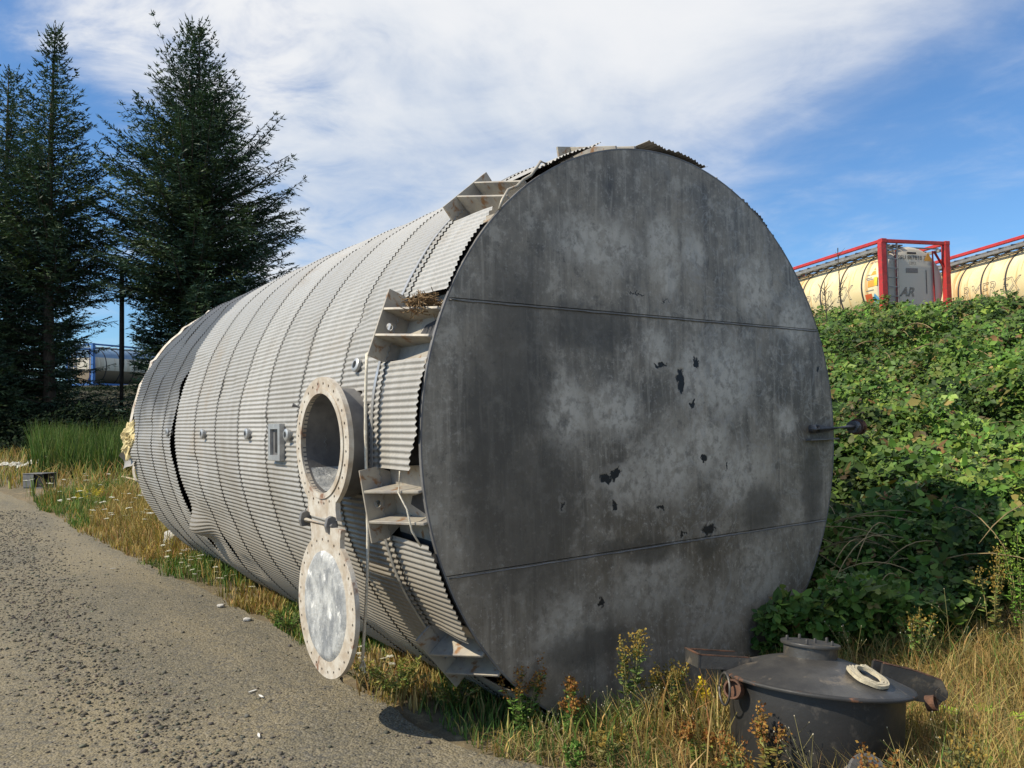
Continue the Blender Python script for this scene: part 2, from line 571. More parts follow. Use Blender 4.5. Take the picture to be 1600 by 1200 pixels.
def road_mat():
    m, t, p = newmat('compacted_gravel')
    g = N(t, 'ShaderNodeNewGeometry')
    o = g.outputs['Position']
    big, _ = NOISE(t, o, .55, 6, .6, .5)
    mid, _ = NOISE(t, o, 5, 6, .65)
    v1 = N(t, 'ShaderNodeTexVoronoi', feature='F1'); v1.inputs['Scale'].default_value = 85
    L(t, o, v1.inputs['Vector'])
    v2 = N(t, 'ShaderNodeTexVoronoi', feature='F1'); v2.inputs['Scale'].default_value = 38
    L(t, o, v2.inputs['Vector'])
    sc = N(t, 'ShaderNodeSeparateColor'); L(t, v1.outputs['Color'], sc.inputs[0])
    sc2 = N(t, 'ShaderNodeSeparateColor'); L(t, v2.outputs['Color'], sc2.inputs[0])
    sp = N(t, 'ShaderNodeSeparateXYZ'); L(t, o, sp.inputs[0])
    qx = M(t, 'ADD', M(t, 'MULTIPLY', sp.outputs[0], H2[0]), M(t, 'MULTIPLY', sp.outputs[1], H2[1]))
    sx = M(t, 'ADD', M(t, 'MULTIPLY', sp.outputs[0], A2[0]), M(t, 'MULTIPLY', sp.outputs[1], A2[1]))
    cb_ = N(t, 'ShaderNodeCombineXYZ'); L(t, M(t, 'MULTIPLY', qx, 1.5), cb_.inputs[0]); L(t, M(t, 'MULTIPLY', sx, .16), cb_.inputs[1])
    track, _ = NOISE(t, cb_.outputs[0], 1.0, 5, .6, .3)
    c = MIX(t, SS(t, big, .38, .62), (.185, .153, .092), (.13, .114, .076))
    c = MIX(t, M(t, 'MULTIPLY', SS(t, track, .45, .62), .6), c, (.215, .175, .102))
    c = MIX(t, M(t, 'MULTIPLY', SS(t, mid, .35, .7), .45), c, (.21, .178, .118))
    c = MIX(t, M(t, 'MULTIPLY', SS(t, sc.outputs[0], .55, .9), SS(t, track, .60, .42, .2, .75)), c, (.06, .057, .048))
    c = MIX(t, M(t, 'MULTIPLY', SS(t, sc.outputs[1], .75, .95), .5), c, (.25, .22, .165))
    c = MIX(t, M(t, 'MULTIPLY', SS(t, sc2.outputs[0], .8, .9), .5), c, (.08, .077, .068))
    L(t, c, p.inputs['Base Color'])
    p.inputs['Roughness'].default_value = .95
    h = M(t, 'ADD', M(t, 'MULTIPLY', v1.outputs['Distance'], -.5), M(t, 'ADD', M(t, 'MULTIPLY', mid, .7), M(t, 'MULTIPLY', v2.outputs['Distance'], -.5)))
    bump(t, p, h, .6, .022)
    return m

# road sheet: rows across the road, each ending raggedly at the verge
ry = np.concatenate([np.linspace(-3, 12, 220), np.linspace(12.2, 30, 60)])
rows = []
for y in ry:
    ex = edge_x(y) + .10 * (vnoise(y * 2.1, 0, 11) - .5) + .07 * (vnoise(y * 7, 3, 12) - .5)
    u = np.linspace(0, 1, 60) ** 1.6
    rows.append(np.stack([ex - u * (9 + .9 * max(y, 0)), np.full(60, y), np.zeros(60)], 1))
RV = np.array(rows)
RV[..., 2] = .03 * np.clip(RV[..., 1] - 12, 0, 28) + .004 + .025 * (vnoise(RV[..., 0] * 1.1, RV[..., 1] * .8, 21) - .5) * sstep(edge_x(RV[..., 1]) - RV[..., 0], .1, .8)
nr, nc = RV.shape[:2]
idx = np.arange(nr * nc).reshape(nr, nc)
F = np.stack([idx[:-1, 1:].ravel(), idx[:-1, :-1].ravel(), idx[1:, :-1].ravel(), idx[1:, 1:].ravel()], 1)
obj('gravel_road', mesh_np('gravel_road', RV.reshape(-1, 3), F, road_mat(), smooth=True), kind='structure')

def road_z(x, y):
    return .03 * np.clip(np.asarray(y) - 12, 0, 28) + .004 + .025 * (vnoise(np.asarray(x) * 1.1, np.asarray(y) * .8, 21) - .5) * sstep(edge_x(y) - np.asarray(x), .1, .8)

# ------------------------------------------------------------------ the tank
tank = thing('storage_tank', 'huge corrugated metal clad cylindrical tank lying on its side with open manhole', 'tank',
             (C2[0], C2[1], -.18), (0, 0, R(90) + AZ))
ZC = 1.5

def cp(s, th, r):
    return (s, -r * math.cos(th), ZC + r * math.sin(th))

def cyl_grid(ths, ss, rfun, mask=None, sfun=None):
    T, Sg = np.meshgrid(ths, ss)
    if sfun is not None:
        Sg = sfun(T, Sg)
    Rr = rfun(T, Sg)
    P = np.stack([Sg, -Rr * np.cos(T), ZC + Rr * np.sin(T)], -1)
    n, k = T.shape
    idx = np.arange(n * k).reshape(n, k)
    F = np.stack([idx[:-1, :-1].ravel(), idx[1:, :-1].ravel(), idx[1:, 1:].ravel(), idx[:-1, 1:].ravel()], 1)
    P = P.reshape(-1, 3)
    if mask is not None:
        cen = P[F].mean(1)
        F = F[mask(cen)]
    return P, F

MH_S, MH_L = .672, 1.66           # manhole: axial place, outer face distance from the tank axis
def mh_keep(r):
    return lambda c: ~((np.hypot(c[:, 0] - MH_S, c[:, 2] - ZC) < r) & (c[:, 1] > 0))

# shell and the bottom (now the near end) in three welded plates
P, F = cyl_grid(np.linspace(0, 2 * math.pi, 241), np.concatenate([[.004], np.linspace(.03, 1.2, 30), np.linspace(1.4, 6.1, 12)]), lambda t, s: 1.468 + 0 * t, mh_keep(.255))
obj('shell', mesh_np('shell', P, F, SHELL, smooth=True), tank)
v, f = lathe_vf([(1.475, .004), (1.475, .02), (.0001, .02)], 128, (0, 0, ZC), 'x')
obj('backing_plate', mesh('backing_plate', v, f, DARKM), tank)
v, f = lathe_vf([(.0001, 6.1), (1.468, 6.1)], 96, (0, 0, ZC), 'x')
obj('far_end_plate', mesh('far_end_plate', v, f, SHELL), tank)

def seg_plate(w0, w1):
    """part of the disc between two horizontal seams, as a thick plate with a slightly dished surface"""
    nu, nw = 90, 26
    V, F = [], []
    for j in range(nw + 1):
        # spacing follows the arc so the rim stays round
        a0, a1 = math.asin(max(-1, min(1, w0 / 1.5))), math.asin(max(-1, min(1, w1 / 1.5)))
        w = 1.5 * math.sin(a0 + (a1 - a0) * j / nw)
        hw = math.sqrt(max(1.5 ** 2 - w * w, 1e-8))
        for i in range(nu + 1):
            u = -hw * math.cos(math.pi * i / nu)
            r = math.hypot(u, w)
            d = -.012 - .010 * (float(vnoise(u * 1.3 + 5, w * 1.3 + 9, 31)) - .5) * (1 - (r / 1.5) ** 4)
            V.append((d, -u, ZC + w))
    n = nu + 1
    for j in range(nw):
        for i in range(nu):
            F.append((j * n + i, j * n + i + 1, (j + 1) * n + i + 1, (j + 1) * n + i))
    me = mesh('end_plate', V, F, PLATE, True)
    bm = bmesh.new(); bm.from_mesh(me)
    bmesh.ops.remove_doubles(bm, verts=bm.verts[:], dist=1e-5)
    be = [e for e in bm.edges if e.is_boundary]
    r = bmesh.ops.extrude_edge_only(bm, edges=be)
    for g in r['geom']:
        if isinstance(g, bmesh.types.BMVert):
            g.co.x = .003
    bmesh.ops.recalc_face_normals(bm, faces=bm.faces[:])
    bm.to_mesh(me); bm.free()
    return auto_smooth(me, 40)

for w0, w1 in ((-1.5, -.5625), (-.5588, .6262), (.6298, 1.5)):
    obj('end_plate', seg_plate(w0, w1), tank)
# weld beads just under the seams
for w in (-.570, .618):
    hw = math.sqrt(1.5 ** 2 - w * w) - .01
    pts = [(-.0135 - .0012 * random.random(), -u, ZC + w + .0015 * random.uniform(-1, 1)) for u in np.linspace(-hw, hw, 70)]
    obj('weld_bead', mesh('weld_bead', *tube_vf(pts, [.003 + .0015 * random.random() for _ in pts], 6), NECKM, True), tank)
# light scratched rim of the bottom plate
v, f = lathe_vf([(1.5005, -.013), (1.508, -.013), (1.508, .004), (1.5005, .004)], 180, (0, 0, ZC), 'x', True)
obj('rim', fix_normals(mesh('rim', v, f, NECKM)), tank)

# corrugated cladding
NCOR = 346
def corr(t):
    return 0.0041 * np.cos(NCOR * t)

def wav(t, s, seed):
    d = vnoise(t * 5.5 + 11, s * 2.6, seed + 2)
    return .022 * (vnoise(t * 2.2 + 40, s * 1.3, seed) - .5) + .012 * (vnoise(t * 7 + 20, s * 3.1, seed + 1) - .5) - .016 * sstep(d, .72, .95)

SEAMS = [.345, .80, 1.335, 1.855, 2.355, 2.875, 3.435, 3.96]
ths_full = np.linspace(0, 2 * math.pi, NCOR * 7 + 1)
for i in range(len(SEAMS) - 1):
    a, b = SEAMS[i], SEAMS[i + 1]
    last = i == len(SEAMS) - 2
    def rf(t, s, a=a, b=b, last=last, i=i):
        x = (s - a) / (b - a)
        r = 1.528 + corr(t) + wav(t, s, 60) + .0055 * (1 - x)
        tt = np.mod(t, 2 * np.pi)
        if last:
            r = r + .008 * sstep(x, .55, 1) * vnoise(tt * 3, 2, 71)
            # buckled lip low on the flank
            r = r + .085 * sstep(x, .25, .95) * np.exp(-((tt - R(208.5)) / R(3.6)) ** 2) - .022 * sstep(x, .1, .7) * np.exp(-((tt - R(215)) / R(4.5)) ** 2)
        if i == 5:
            r = r - .010 * sstep(x, .3, 1) * np.exp(-((tt - R(214)) / R(4)) ** 2)
        # low crease
        r = r - .012 * np.exp(-((tt - R(203)) / R(5)) ** 2) * sstep(s, 2.2, 3.2)
        return r
    ss = np.linspace(a - .012, b + .03, 9 if last else 6)
    keep = mh_keep(.262) if i in (0, 1) else None
    P, F = cyl_grid(ths_full, ss, rf, keep)
    obj('cladding_sheet', mesh_np('cladding_sheet', P, F, CLAD, smooth=True), tank)

# far run of cladding has slipped back from the near run, leaving a ragged dark slot
FS = [4.02, 4.50, 4.96, 5.48, 5.93]
def slot(t):
    tt = np.degrees(np.mod(t, 2 * np.pi))
    g = .11 * np.exp(-((tt - 163.5) / 4.0) ** 2) + .19 * np.exp(-((tt - 181) / 6.5) ** 2) + .08 * np.exp(-((tt - 197) / 12) ** 2)
    return g + .02 * vnoise(t * 9, 1, 80)
def far_end(t):
    tt = np.degrees(np.mod(t, 2 * np.pi))
    return -.10 * vnoise(t * 5, 4, 83) - .28 * np.exp(-((tt - 178) / 9) ** 2) - .05 * (vnoise(t * 17, 6, 84))
for i in range(4):
    a, b = FS[i], FS[i + 1]
    def rf(t, s, a=a, b=b):
        x = (s - a) / (b - a)
        tt = np.mod(t, 2 * np.pi)
        r = 1.512 + corr(t) + 1.5 * wav(t, s, 90) + .006 * (1 - x)
        # dented top, and a sheet springing open at the far edge
        r = r - .035 * np.exp(-((tt - R(140)) / R(12)) ** 2) * (.4 + vnoise(tt * 9, s * 4, 91))
        r = r + .05 * sstep(s, 5.4, 6) * np.exp(-((tt - R(186)) / R(3)) ** 2)
        return r
    def sf(t, s, i=i):
        if i == 0:
            s = s + slot(t) * (4.55 - s) / .55
        if i == 3:
            s = s + far_end(t) * (s - 5.47) / .46
        return s
    ss = np.linspace(a - .012, b + (.03 if i < 3 else 0), 6)
    P, F = cyl_grid(ths_full, ss, rf, None, sf)
    obj('cladding_sheet', mesh_np('cladding_sheet', P, F, CLADF, smooth=True), tank)
# sheet flap torn loose at the far end
fl = []
for i in range(9):
    x = i / 8
    for j in range(33):
        k = j / 32
        fl.append((5.42 + .50 * k, 1.52 + .09 * k * k - .05 * math.sin(3 * x) + .004 * math.cos(x * 40), ZC - .05 - .18 * x - .16 * k * k + .02 * math.sin(k * 9)))
obj('torn_sheet', mesh('torn_sheet', fl, [(i * 33 + j, i * 33 + j + 1, (i + 1) * 33 + j + 1, (i + 1) * 33 + j) for i in range(8) for j in range(32)], CLAD, True), tank)
# far rim hoop: bent pale strip standing off the shell
pr = []
for k in range(140):
    th = R(60) + R(200) * k / 139
    rr = 1.470 + .006 * math.sin(k * .35) * random.uniform(.3, 1) + .045 * float(vnoise(k * .45, 0, 5)) ** 3
    pr.append((5.99 + .05 * float(vnoise(k * .3, 7, 6)), th, rr))
V, F = [], []
for s, th, rr in pr:
    V += [cp(s, th, rr), cp(s + .06, th, rr + .012), cp(s + .06, th, rr + .008), cp(s, th, rr - .004)]
for k in range(len(pr) - 1):
    for e in range(4):
        a, b = k * 4 + e, k * 4 + (e + 1) % 4
        F.append((a, b, b + 4, a + 4))
obj('far_rim', fix_normals(mesh('far_rim', V, F, FLANGEM)), tank)

# first run of cladding: separate sheets between the anchor brackets
CH = [R(10 + 30 * k) for k in range(12)]
for k in range(12):
    t0, t1 = CH[k] + R(5.9), CH[k] + R(30 - 5.9)
    if k == 4: t1 = CH[5] - R(6.0)
    n = int((t1 - t0) / (2 * math.pi / NCOR) * 7)
    mid = math.degrees((t0 + t1) / 2) % 360
    left = 120 < mid < 250
    s0 = (-.035 if k == 6 else -.018) if left else (-.02 if 40 < mid < 120 else .02)
    def sf(t, s, s0=s0, k=k):
        x = (s - .05) / .31
        fr = s0 + .03 * vnoise(t * 11, k, 101) + .012 * vnoise(t * 60, k, 102) + (.035 * sstep(t, CH[5] + R(18), CH[5] + R(24)) if k == 5 else 0)
        return fr + x * (.372 - fr)
    def rf(t, s, k=k, t0=t0, t1=t1):
        lift = .018 * sstep(t, t1 - R(4), t1) * vnoise(3, k, 103) + .012 * sstep(-t, -t0 - R(3), -t0)
        return 1.526 + corr(t) + wav(t, s, 60) + lift * sstep(.3 - s, 0, .25) + (.02 if 60 < math.degrees(t0) < 100 else 0)
    P, F = cyl_grid(np.linspace(t0, t1, n), np.linspace(.05, .36, 6), rf, mh_keep(.262), sf)
    obj('cladding_sheet', mesh_np('cladding_sheet', P, F, CLAD, smooth=True), tank)
# flattened strap over the lap behind the brackets
for s_ in (.375,):
    V, F = [], []
    for j, t in enumerate(np.linspace(0, 2 * math.pi, 721)):
        for ds, dr in ((0, .007), (.022, .007), (.022, .010), (0, .010)):
            V.append(cp(s_ + ds, t, 1.530 + dr + .020 * (float(vnoise(t * 2.2 + 40, s_ * 1.3, 60)) - .5) + .010 * (float(vnoise(t * 7 + 20, s_ * 3.1, 61)) - .5)))
    for j in range(720):
        for e in range(4):
            a, b = j * 4 + e, j * 4 + (e + 1) % 4
            F.append((a, b, b + 4, a + 4))
    me = fix_normals(mesh('band_strap', V, F, GALV))
    bm = bmesh.new(); bm.from_mesh(me)
    kill = [f_ for f_ in bm.faces if math.hypot(f_.calc_center_median().x - MH_S, f_.calc_center_median().z - ZC) < .27 and f_.calc_center_median().y > 0]
    bmesh.ops.delete(bm, geom=kill, context='FACES')
    bm.to_mesh(me); bm.free()
    obj('band_strap', me, tank)

# anchor brackets
def prism(poly, t0, t1, axes):
    """poly in (p,q); axes = functions to 3-D from (p,q,t)"""
    n = len(poly)
    V = [axes(p, q, t0) for p, q in poly] + [axes(p, q, t1) for p, q in poly]
    F = [tuple(range(n - 1, -1, -1)), tuple(range(n, 2 * n))] + [(i, (i + 1) % n, n + (i + 1) % n, n + i) for i in range(n)]
    return V, F

# bracket modelled at angle zero in its own frame: x along the tank, y tangential, z radial
hole = circ(0, 1.555, .018, 14)
bp = plate_vf([(-.165, 1.615), (-.165, 1.53), (-.125, 1.462), (.125, 1.462), (.165, 1.53), (.165, 1.615)][::-1], [hole],
              lambda x, y: Vector((.338, x, y)), Vector((.012, 0, 0)))
bp.materials.append(CHAIRM)
gv, gf = prism([(.002, 1.462), (.002, 1.525), (.338, 1.613), (.338, 1.462)], -.006, .006, lambda p, q, t_: (p, t_, q))
gus = fix_normals(mesh('gusset', gv, gf, CHAIRM)); bevel(gus, .0015)
pv, pf = prism([(.002, -.17), (.002, .17), (.336, .15), (.336, -.15)], 1.4715, 1.4765, lambda p, q, t_: (p, q, t_ + .0 - 0.0098 * (abs(q) / .17) ** 2))
pad = fix_normals(mesh('pad_plate', pv, pf, CHAIRM))
for k, th in enumerate(CH):
    b = obj('anchor_bracket', bp, tank)
    er = Vector((0, -math.cos(th), math.sin(th))); et = Vector((0, math.sin(th), math.cos(th)))
    b.matrix_local = Matrix(((1, et.x, er.x, 0), (0, et.y, er.y, 0), (0, et.z, er.z, ZC), (0, 0, 0, 1)))
    for y in (-.066, .066):
        g = obj('gusset', gus, b, (0, y + random.uniform(-.004, .004), 0))
    obj('pad_plate', pad, b)

# manhole
def mv(s, z, l):
    return Vector((s, l, ZC + z))
v, f = lathe_vf([(.237, MH_L - .004), (.237, 1.36), (.262, 1.36), (.262, MH_L - .024)], 72, (0, 0, 0), 'y')
v = [(p[0] + MH_S, p[1], p[2] + ZC) for p in v]
neck = obj('manhole_neck', auto_smooth(fix_normals(mesh('manhole_neck', v, f, NECKM))), tank)
v, f = lathe_vf([(.2362, 1.37), (.2362, MH_L - .02)], 72, (MH_S, 0, ZC), 'y')
obj('neck_lining', mesh('neck_lining', v, f, NECKM, True), neck)
V, F = [], []
for j in range(14):
    for i in range(41):
        a = R(212) + R(116) * i / 40
        rr = .2345 - .012 * math.sin(math.pi * i / 40) * (.5 + float(vnoise(i * .4, j * .5, 77))) * (1 - .3 * j / 13)
        V.append((MH_S + rr * math.cos(a), 1.30 + (MH_L - .03 - 1.30) * j / 13, ZC + rr * math.sin(a)))
F = [(j * 41 + i, j * 41 + i + 1, (j + 1) * 41 + i + 1, (j + 1) * 41 + i) for j in range(13) for i in range(40)]
obj('powdery_residue', mesh('powdery_residue', V, F, LINERM, True), neck)

def tabbed(rad, up, hwid, cz=0.0):
    """disc outline with a straight tab; up=+1 tab at the top, -1 at the bottom"""
    pts = []
    a0 = math.asin(hwid / rad)
    n = 64
    for i in range(n + 1):
        a = math.pi / 2 + a0 * .93 + (2 * math.pi - 2 * a0 * .93) * i / n
        pts.append((rad * math.cos(a), cz + rad * math.sin(a)))
    top = rad + .035
    pts += [(hwid * .93, cz + top - .045), (hwid, cz + top), (-hwid, cz + top), (-hwid * .93, cz + top - .045)]
    return [(x, cz + up * (y - cz)) for x, y in pts] if up < 0 else pts

holes = [circ(.284 * math.cos(a), .284 * math.sin(a), .0075, 10) for a in np.linspace(0, 2 * math.pi, 29)[:-1] + .11]
fl = plate_vf(tabbed(.315, -1, .175), [circ(0, 0, .237, 64)] + holes, lambda x, y: mv(MH_S - x, y, MH_L - .024), Vector((0, .024, 0)))
fl.materials.append(FLANGEM)
flange = obj('manhole_flange', fl, tank)
v, f = lathe_vf([(.237, MH_L + .001), (.262, MH_L + .001), (.262, MH_L + .006), (.237, MH_L + .006)], 64, (MH_S, 0, ZC), 'y', True)
obj('gasket_face', fix_normals(mesh('gasket_face', v, f, FLANGEM)), flange)
# davit bolt stub on the flange rim
obj('stud', mesh('stud', *tube_vf([mv(MH_S + .29, .17, MH_L - .03), mv(MH_S + .31, .19, MH_L + .02)], .012, 8), NECKM), flange)

# hinge
hz = -.372
hinge = obj('hinge', mesh('hinge', *tube_vf([mv(MH_S + .15, hz, MH_L + .02), mv(MH_S - .15, hz, MH_L + .02)], .0115, 12), FLANGEM, True), tank)
for sgn in (1, -1):
    v, f = [], []
    ol = [(-.022, -.03), (.022, -.03), (.03, 0), (.022, .035), (0, .045), (-.022, .035), (-.03, 0)]
    c = mv(MH_S + sgn * .155, hz, MH_L + .018)
    V, F = prism(ol, -.012, .012, lambda p_, q_, t_, c=c: (c.x + t_, c.y + p_, c.z + q_))
    me = bevel(fix_normals(mesh('knuckle', V, F, NECKM)), .002)
    kn = obj('knuckle', me, hinge)
    obj('nut', mesh('nut', *tube_vf([c + Vector((sgn * .012, 0, 0)), c + Vector((sgn * .032, 0, 0))], .016, 6), NECKM), hinge)

# cover hanging from the hinge
LZ = -.735
holes = [circ(.296 * math.cos(a), LZ + .296 * math.sin(a), .0075, 10) for a in np.linspace(0, 2 * math.pi, 29)[:-1] + .11]
cvm = plate_vf(tabbed(.322, 1, .175, LZ), holes, lambda x, y: mv(MH_S - .115 - x, y, MH_L + .008 - .01 * (y + .4)), Vector((0, .022, 0)))
cvm.materials.append(FLANGEM)
cover = obj('manhole_cover', cvm, tank)
LV, LF = [], []
nr_, na_ = 14, 64
for i in range(nr_ + 1):
    r = .238 * i / nr_
    for k in range(na_):
        a = 2 * math.pi * k / na_
        x, y = r * math.cos(a), LZ + r * 1.06 * math.sin(a)
        d = .014 * (1 if i < nr_ - 1 else (.7 if i == nr_ - 1 else -.3)) - .006 * (1 - (i / nr_) ** 2) + .004 * (float(vnoise(x * 30, y * 30, 7)) - .5)
        LV.append(mv(MH_S - .115 - x, y, MH_L + .008 - .01 * (y + .4) + .022 + d))
for i in range(nr_):
    for k in range(na_):
        k2 = (k + 1) % na_
        LF.append((i * na_ + k, i * na_ + k2, (i + 1) * na_ + k2, (i + 1) * na_ + k))
obj('cover_liner', auto_smooth(fix_normals(mesh('cover_liner', LV, LF, LINERM)), 50), cover)

# small couplings along the flank
cv, cf = lathe_vf([(.019, -.005), (.019, .022), (.026, .022), (.035, .017), (.035, .004), (.029, .0), (.029, -.03)], 20, (0, 0, 0), 'y')
cme = auto_smooth(fix_normals(mesh('coupling', cv, cf, GALV)), 30)
wv, wf = lathe_vf([(.0001, .002), (.0195, .002)], 20, (0, 0, 0), 'y')
wme = mesh('socket', wv, wf, DARKM)
for s, deg, rr in ((.61, 166.1, 1.538), (1.42, 178.8, 1.538), (2.116, 178.7, 1.538), (3.127, 178.9, 1.538), (4.28, 178.6, 1.515), (5.55, 178.0, 1.51)):
    th = R(deg)
    c = obj('coupling', cme, tank, cp(s, th, rr))
    c.rotation_euler = (-(th - math.pi), 0, 0)
    sk = obj('socket', wme, c)
    for k in range(8):
        a = 2 * math.pi * k / 8
        pass
# rectangular frame of a cut-out beside the manhole
fv = []
for b_ in ((-.095, .095, 0, .03, .075, .105), (-.095, .095, 0, .03, -.105, -.075), (-.095, -.062, 0, .03, -.075, .075), (.062, .095, 0, .03, -.075, .075)):
    fv.append(box_vf(*b_))
fr = obj('inspection_frame', mesh('inspection_frame', *join_vf(fv), GALV), tank, (1.61, 1.525, ZC - .01))
box('frame_back', (-.062, .062, .0, .012, -.075, .075), NECKM, fr)
box('sight_slot', (-.02, .02, .012, .016, -.06, .06), DARKM, fr)

# pipe stub across the face's right edge, with a flanged end
pz = ZC + .005
pipe = obj('drain_pipe', mesh('drain_pipe', *tube_vf([(-.05, -1.27, pz), (-.05, -1.74, pz + .004)], .027, 20), NECKM, True), tank)
v, f = tube_vf([(-.05, -1.70, pz + .004), (-.05, -1.745, pz + .004)], .052, 20)
obj('pipe_flange', mesh('pipe_flange', v, f, simple('rusty_pipe_end', (.16, .07, .04), (.05, .04, .035), 25, .85, .2, .5)), pipe)
v, f = tube_vf([(-.05, -1.655, pz + .004), (-.05, -1.70, pz + .004)], .040, 20)
obj('pipe_collar', mesh('pipe_collar', v, f, NECKM), pipe)
box('pipe_bracket', (-.055, -.012, -1.50, -1.20, pz - .07, pz - .062), NECKM, pipe)
obj('pipe_elbow', mesh('pipe_elbow', *tube_vf([(-.05, -1.275, pz), (-.045, -1.262, pz), (-.01, -1.258, pz)], .027, 16), NECKM, True), pipe)

# foam bursting out at the far end
fo = []
bm = bmesh.new()
bmesh.ops.create_icosphere(bm, subdivisions=4, radius=.11)
for vt in bm.verts:
    p_ = vt.co
    k = .55 + .9 * float(vnoise(p_.x * 16 + 3, p_.z * 16 + p_.y * 11, 17)) + .7 * float(vnoise(p_.x * 55, p_.z * 55 + p_.y * 40, 18)) ** 2
    vt.co = Vector((p_.x * k * 1.25, p_.y * k * .8, p_.z * k * 1.25))
me = bpy.data.meshes.new('foam_insulation'); bm.to_mesh(me); bm.free()
me.materials.append(FOAM)
obj('foam_insulation', me, tank, (5.80, 1.50, ZC - .03))
for dx, dz, rad in ((.02, .12, .05), (-.12, -.05, .06), (.1, -.12, .05)):
    o2 = obj('foam_insulation', me, tank, (5.80 + dx, 1.51, ZC - .03 + dz)); o2.scale = (rad / .13,) * 3; o2.rotation_euler = (dx * 9, dz * 7, 1)

TM = Matrix.Translation((C2[0], C2[1], -.18)) @ Matrix.Rotation(R(90) + AZ, 4, 'Z')
def tw(s, l, z):
    return TM @ Vector((s, l, ZC + z))
def twc(s, deg, r):
    p_ = cp(s, R(deg), r)
    return TM @ Vector(p_)

# rope tied to the upper bracket, hanging down the flank with a frayed end
rp = [twc(.36, 164.5, 1.60), twc(.352, 165.6, 1.622)] + [tw(.34 + .06 * k * k, 1.578 + .008 * math.sin(k * 7), .40 - 1.36 * k) for k in np.linspace(0.06, 1, 26)]
rope = obj('rope', mesh('rope', *tube_vf(rp, [.0066 + .001 * (i % 2) for i in range(len(rp))], 7), ROPEM, True),
           label='thin pale rope hanging down the corrugated flank beside the manhole', category='rope')
V, F = [], []
for i in range(14):
    a = random.uniform(0, 6.28)
    e = rp[-1] + Vector((math.cos(a) * .014, math.sin(a) * .014, -random.uniform(.03, .06)))
    vv, ff = tube_vf([rp[-1] + Vector((0, 0, .004)), e], .0028, 4)
    V, F = join_vf([(V, F), (vv, ff)])
obj('frayed_end', mesh('frayed_end', V, F, ROPEM), rope)
# cable draped over the upper bracket along the rim
cb = [twc(-.012, d, r) for d, r in ((121.5, 1.535), (122.6, 1.56), (124, 1.545), (126, 1.53), (128, 1.535), (130, 1.53), (132, 1.545), (134.2, 1.53), (136, 1.51))]
obj('cable', mesh('cable', *tube_vf(cb, .007, 8), CHAIRM, True), label='grey cable draped along the end rim by the topmost flank bracket', category='cable')
# thin cord on the lower bracket
cb = [twc(.10, 184.2, 1.55), twc(.105, 187.5, 1.565), twc(.06, 190, 1.56), twc(.055, 193.5, 1.56), twc(.06, 197, 1.53)]
obj('cord', mesh('cord', *tube_vf(cb, .0045, 6), ROPEM, True), label='short thin cord caught across the bracket below the rope knot', category='cord')

# bird nest lodged in the upper bracket
nv, nf = [], []
parts = []
nc_ = twc(.13, 156.3, 1.525)
for i in range(170):
    d = Vector((random.gauss(0, 1), random.gauss(0, 1), random.gauss(0, .6))).normalized()
    t_ = Vector((random.gauss(0, 1), random.gauss(0, 1), random.gauss(0, .5))).normalized()
    p0 = nc_ + Vector((d.x * .075, d.y * .075, d.z * .05)) * random.uniform(.4, 1)
    parts.append(tube_vf([p0 - t_ * .045, p0 + t_ * .01 + d * .008, p0 + t_ * .05], .0022, 3, False))
obj('bird_nest', mesh('bird_nest', *join_vf(parts), simple('dry_straw', (.30, .20, .10), (.16, .10, .05), 30, .95)),
    label='brown straw bird nest tucked on top of a flank bracket', category='nest')

# ------------------------------------------------------------------ black steel vessel in the grass
VBLK = simple('black_paint', (.072, .068, .062), (.036, .035, .035), 6, .42, .2, .35, detail=9, c3=(.15, .125, .095), s3=10)
VRIM = simple('worn_black_rim', (.045, .043, .042), (.03, .03, .03), 9, .55, .2, .3, c3=(.22, .10, .05), s3=11)
VRUST = simple('rusty_edge', (.15, .068, .036), (.055, .034, .025), 22, .85, .15, .5)
ves = thing('steel_vessel', 'black painted steel pot with cone top and rusty rim standing in dry grass', 'vessel', (1.155, 3.2, .01), (R(-6.0), R(6.5), R(8)))
ves.scale = (.95, .95, .98)
RIM = .385
zr = .365
def vl(prof, n=64): return lathe_vf(prof, n)
v, f = vl([(.0001, -.03), (.30, -.03), (.335, .03), (.345, zr - .05), (.345, zr - .012)])
obj('body', auto_smooth(fix_normals(mesh('body', v, f, simple('deep_black_paint', (.028, .027, .027), (.018, .018, .018), 5, .5, .1, .2, c3=(.05, .045, .04), s3=18))), 40), ves)  # body colour is a darker black than the cone top
v, f = vl([(.345, zr - .012), (RIM, zr - .012), (RIM + .003, zr - .006), (RIM, zr), (.372, zr + .002)])
obj('rim', auto_smooth(fix_normals(mesh('rim', v, f, VRIM)), 60), ves)
v, f = vl([(.374, zr + .002), (.30, zr + .030), (.20, zr + .062), (.118, zr + .082), (.0001, zr + .09)], 72)
obj('cone_top', auto_smooth(fix_normals(mesh('cone_top', v, f, VBLK)), 50), ves)
mwx, mwy = -.012, .02
v, f = lathe_vf([(.108, zr + .06), (.108, zr + .125), (.112, zr + .128)], 48, (mwx, mwy, 0))
mw = obj('manway', auto_smooth(fix_normals(mesh('manway', v, f, VBLK))), ves)
v, f = lathe_vf([(.0001, zr + .126), (.120, zr + .126), (.122, zr + .132), (.120, zr + .138), (.0001, zr + .14)], 48, (mwx, mwy, 0))
obj('manway_cover', auto_smooth(fix_normals(mesh('manway_cover', v, f, VBLK)), 40), mw)
bme = auto_smooth(fix_normals(mesh('bolt', *lathe_vf([(.0001, .018), (.005, .018), (.007, .012), (.007, 0)], 6), VRIM)), 30)
for k in range(5):
    a = 2 * math.pi * k / 5 + .3
    obj('bolt', bme, mw, (mwx + .095 * math.cos(a), mwy + .095 * math.sin(a), zr + .139))
obj('bolt', bme, mw, (mwx + .01, mwy - .02, zr + .139))
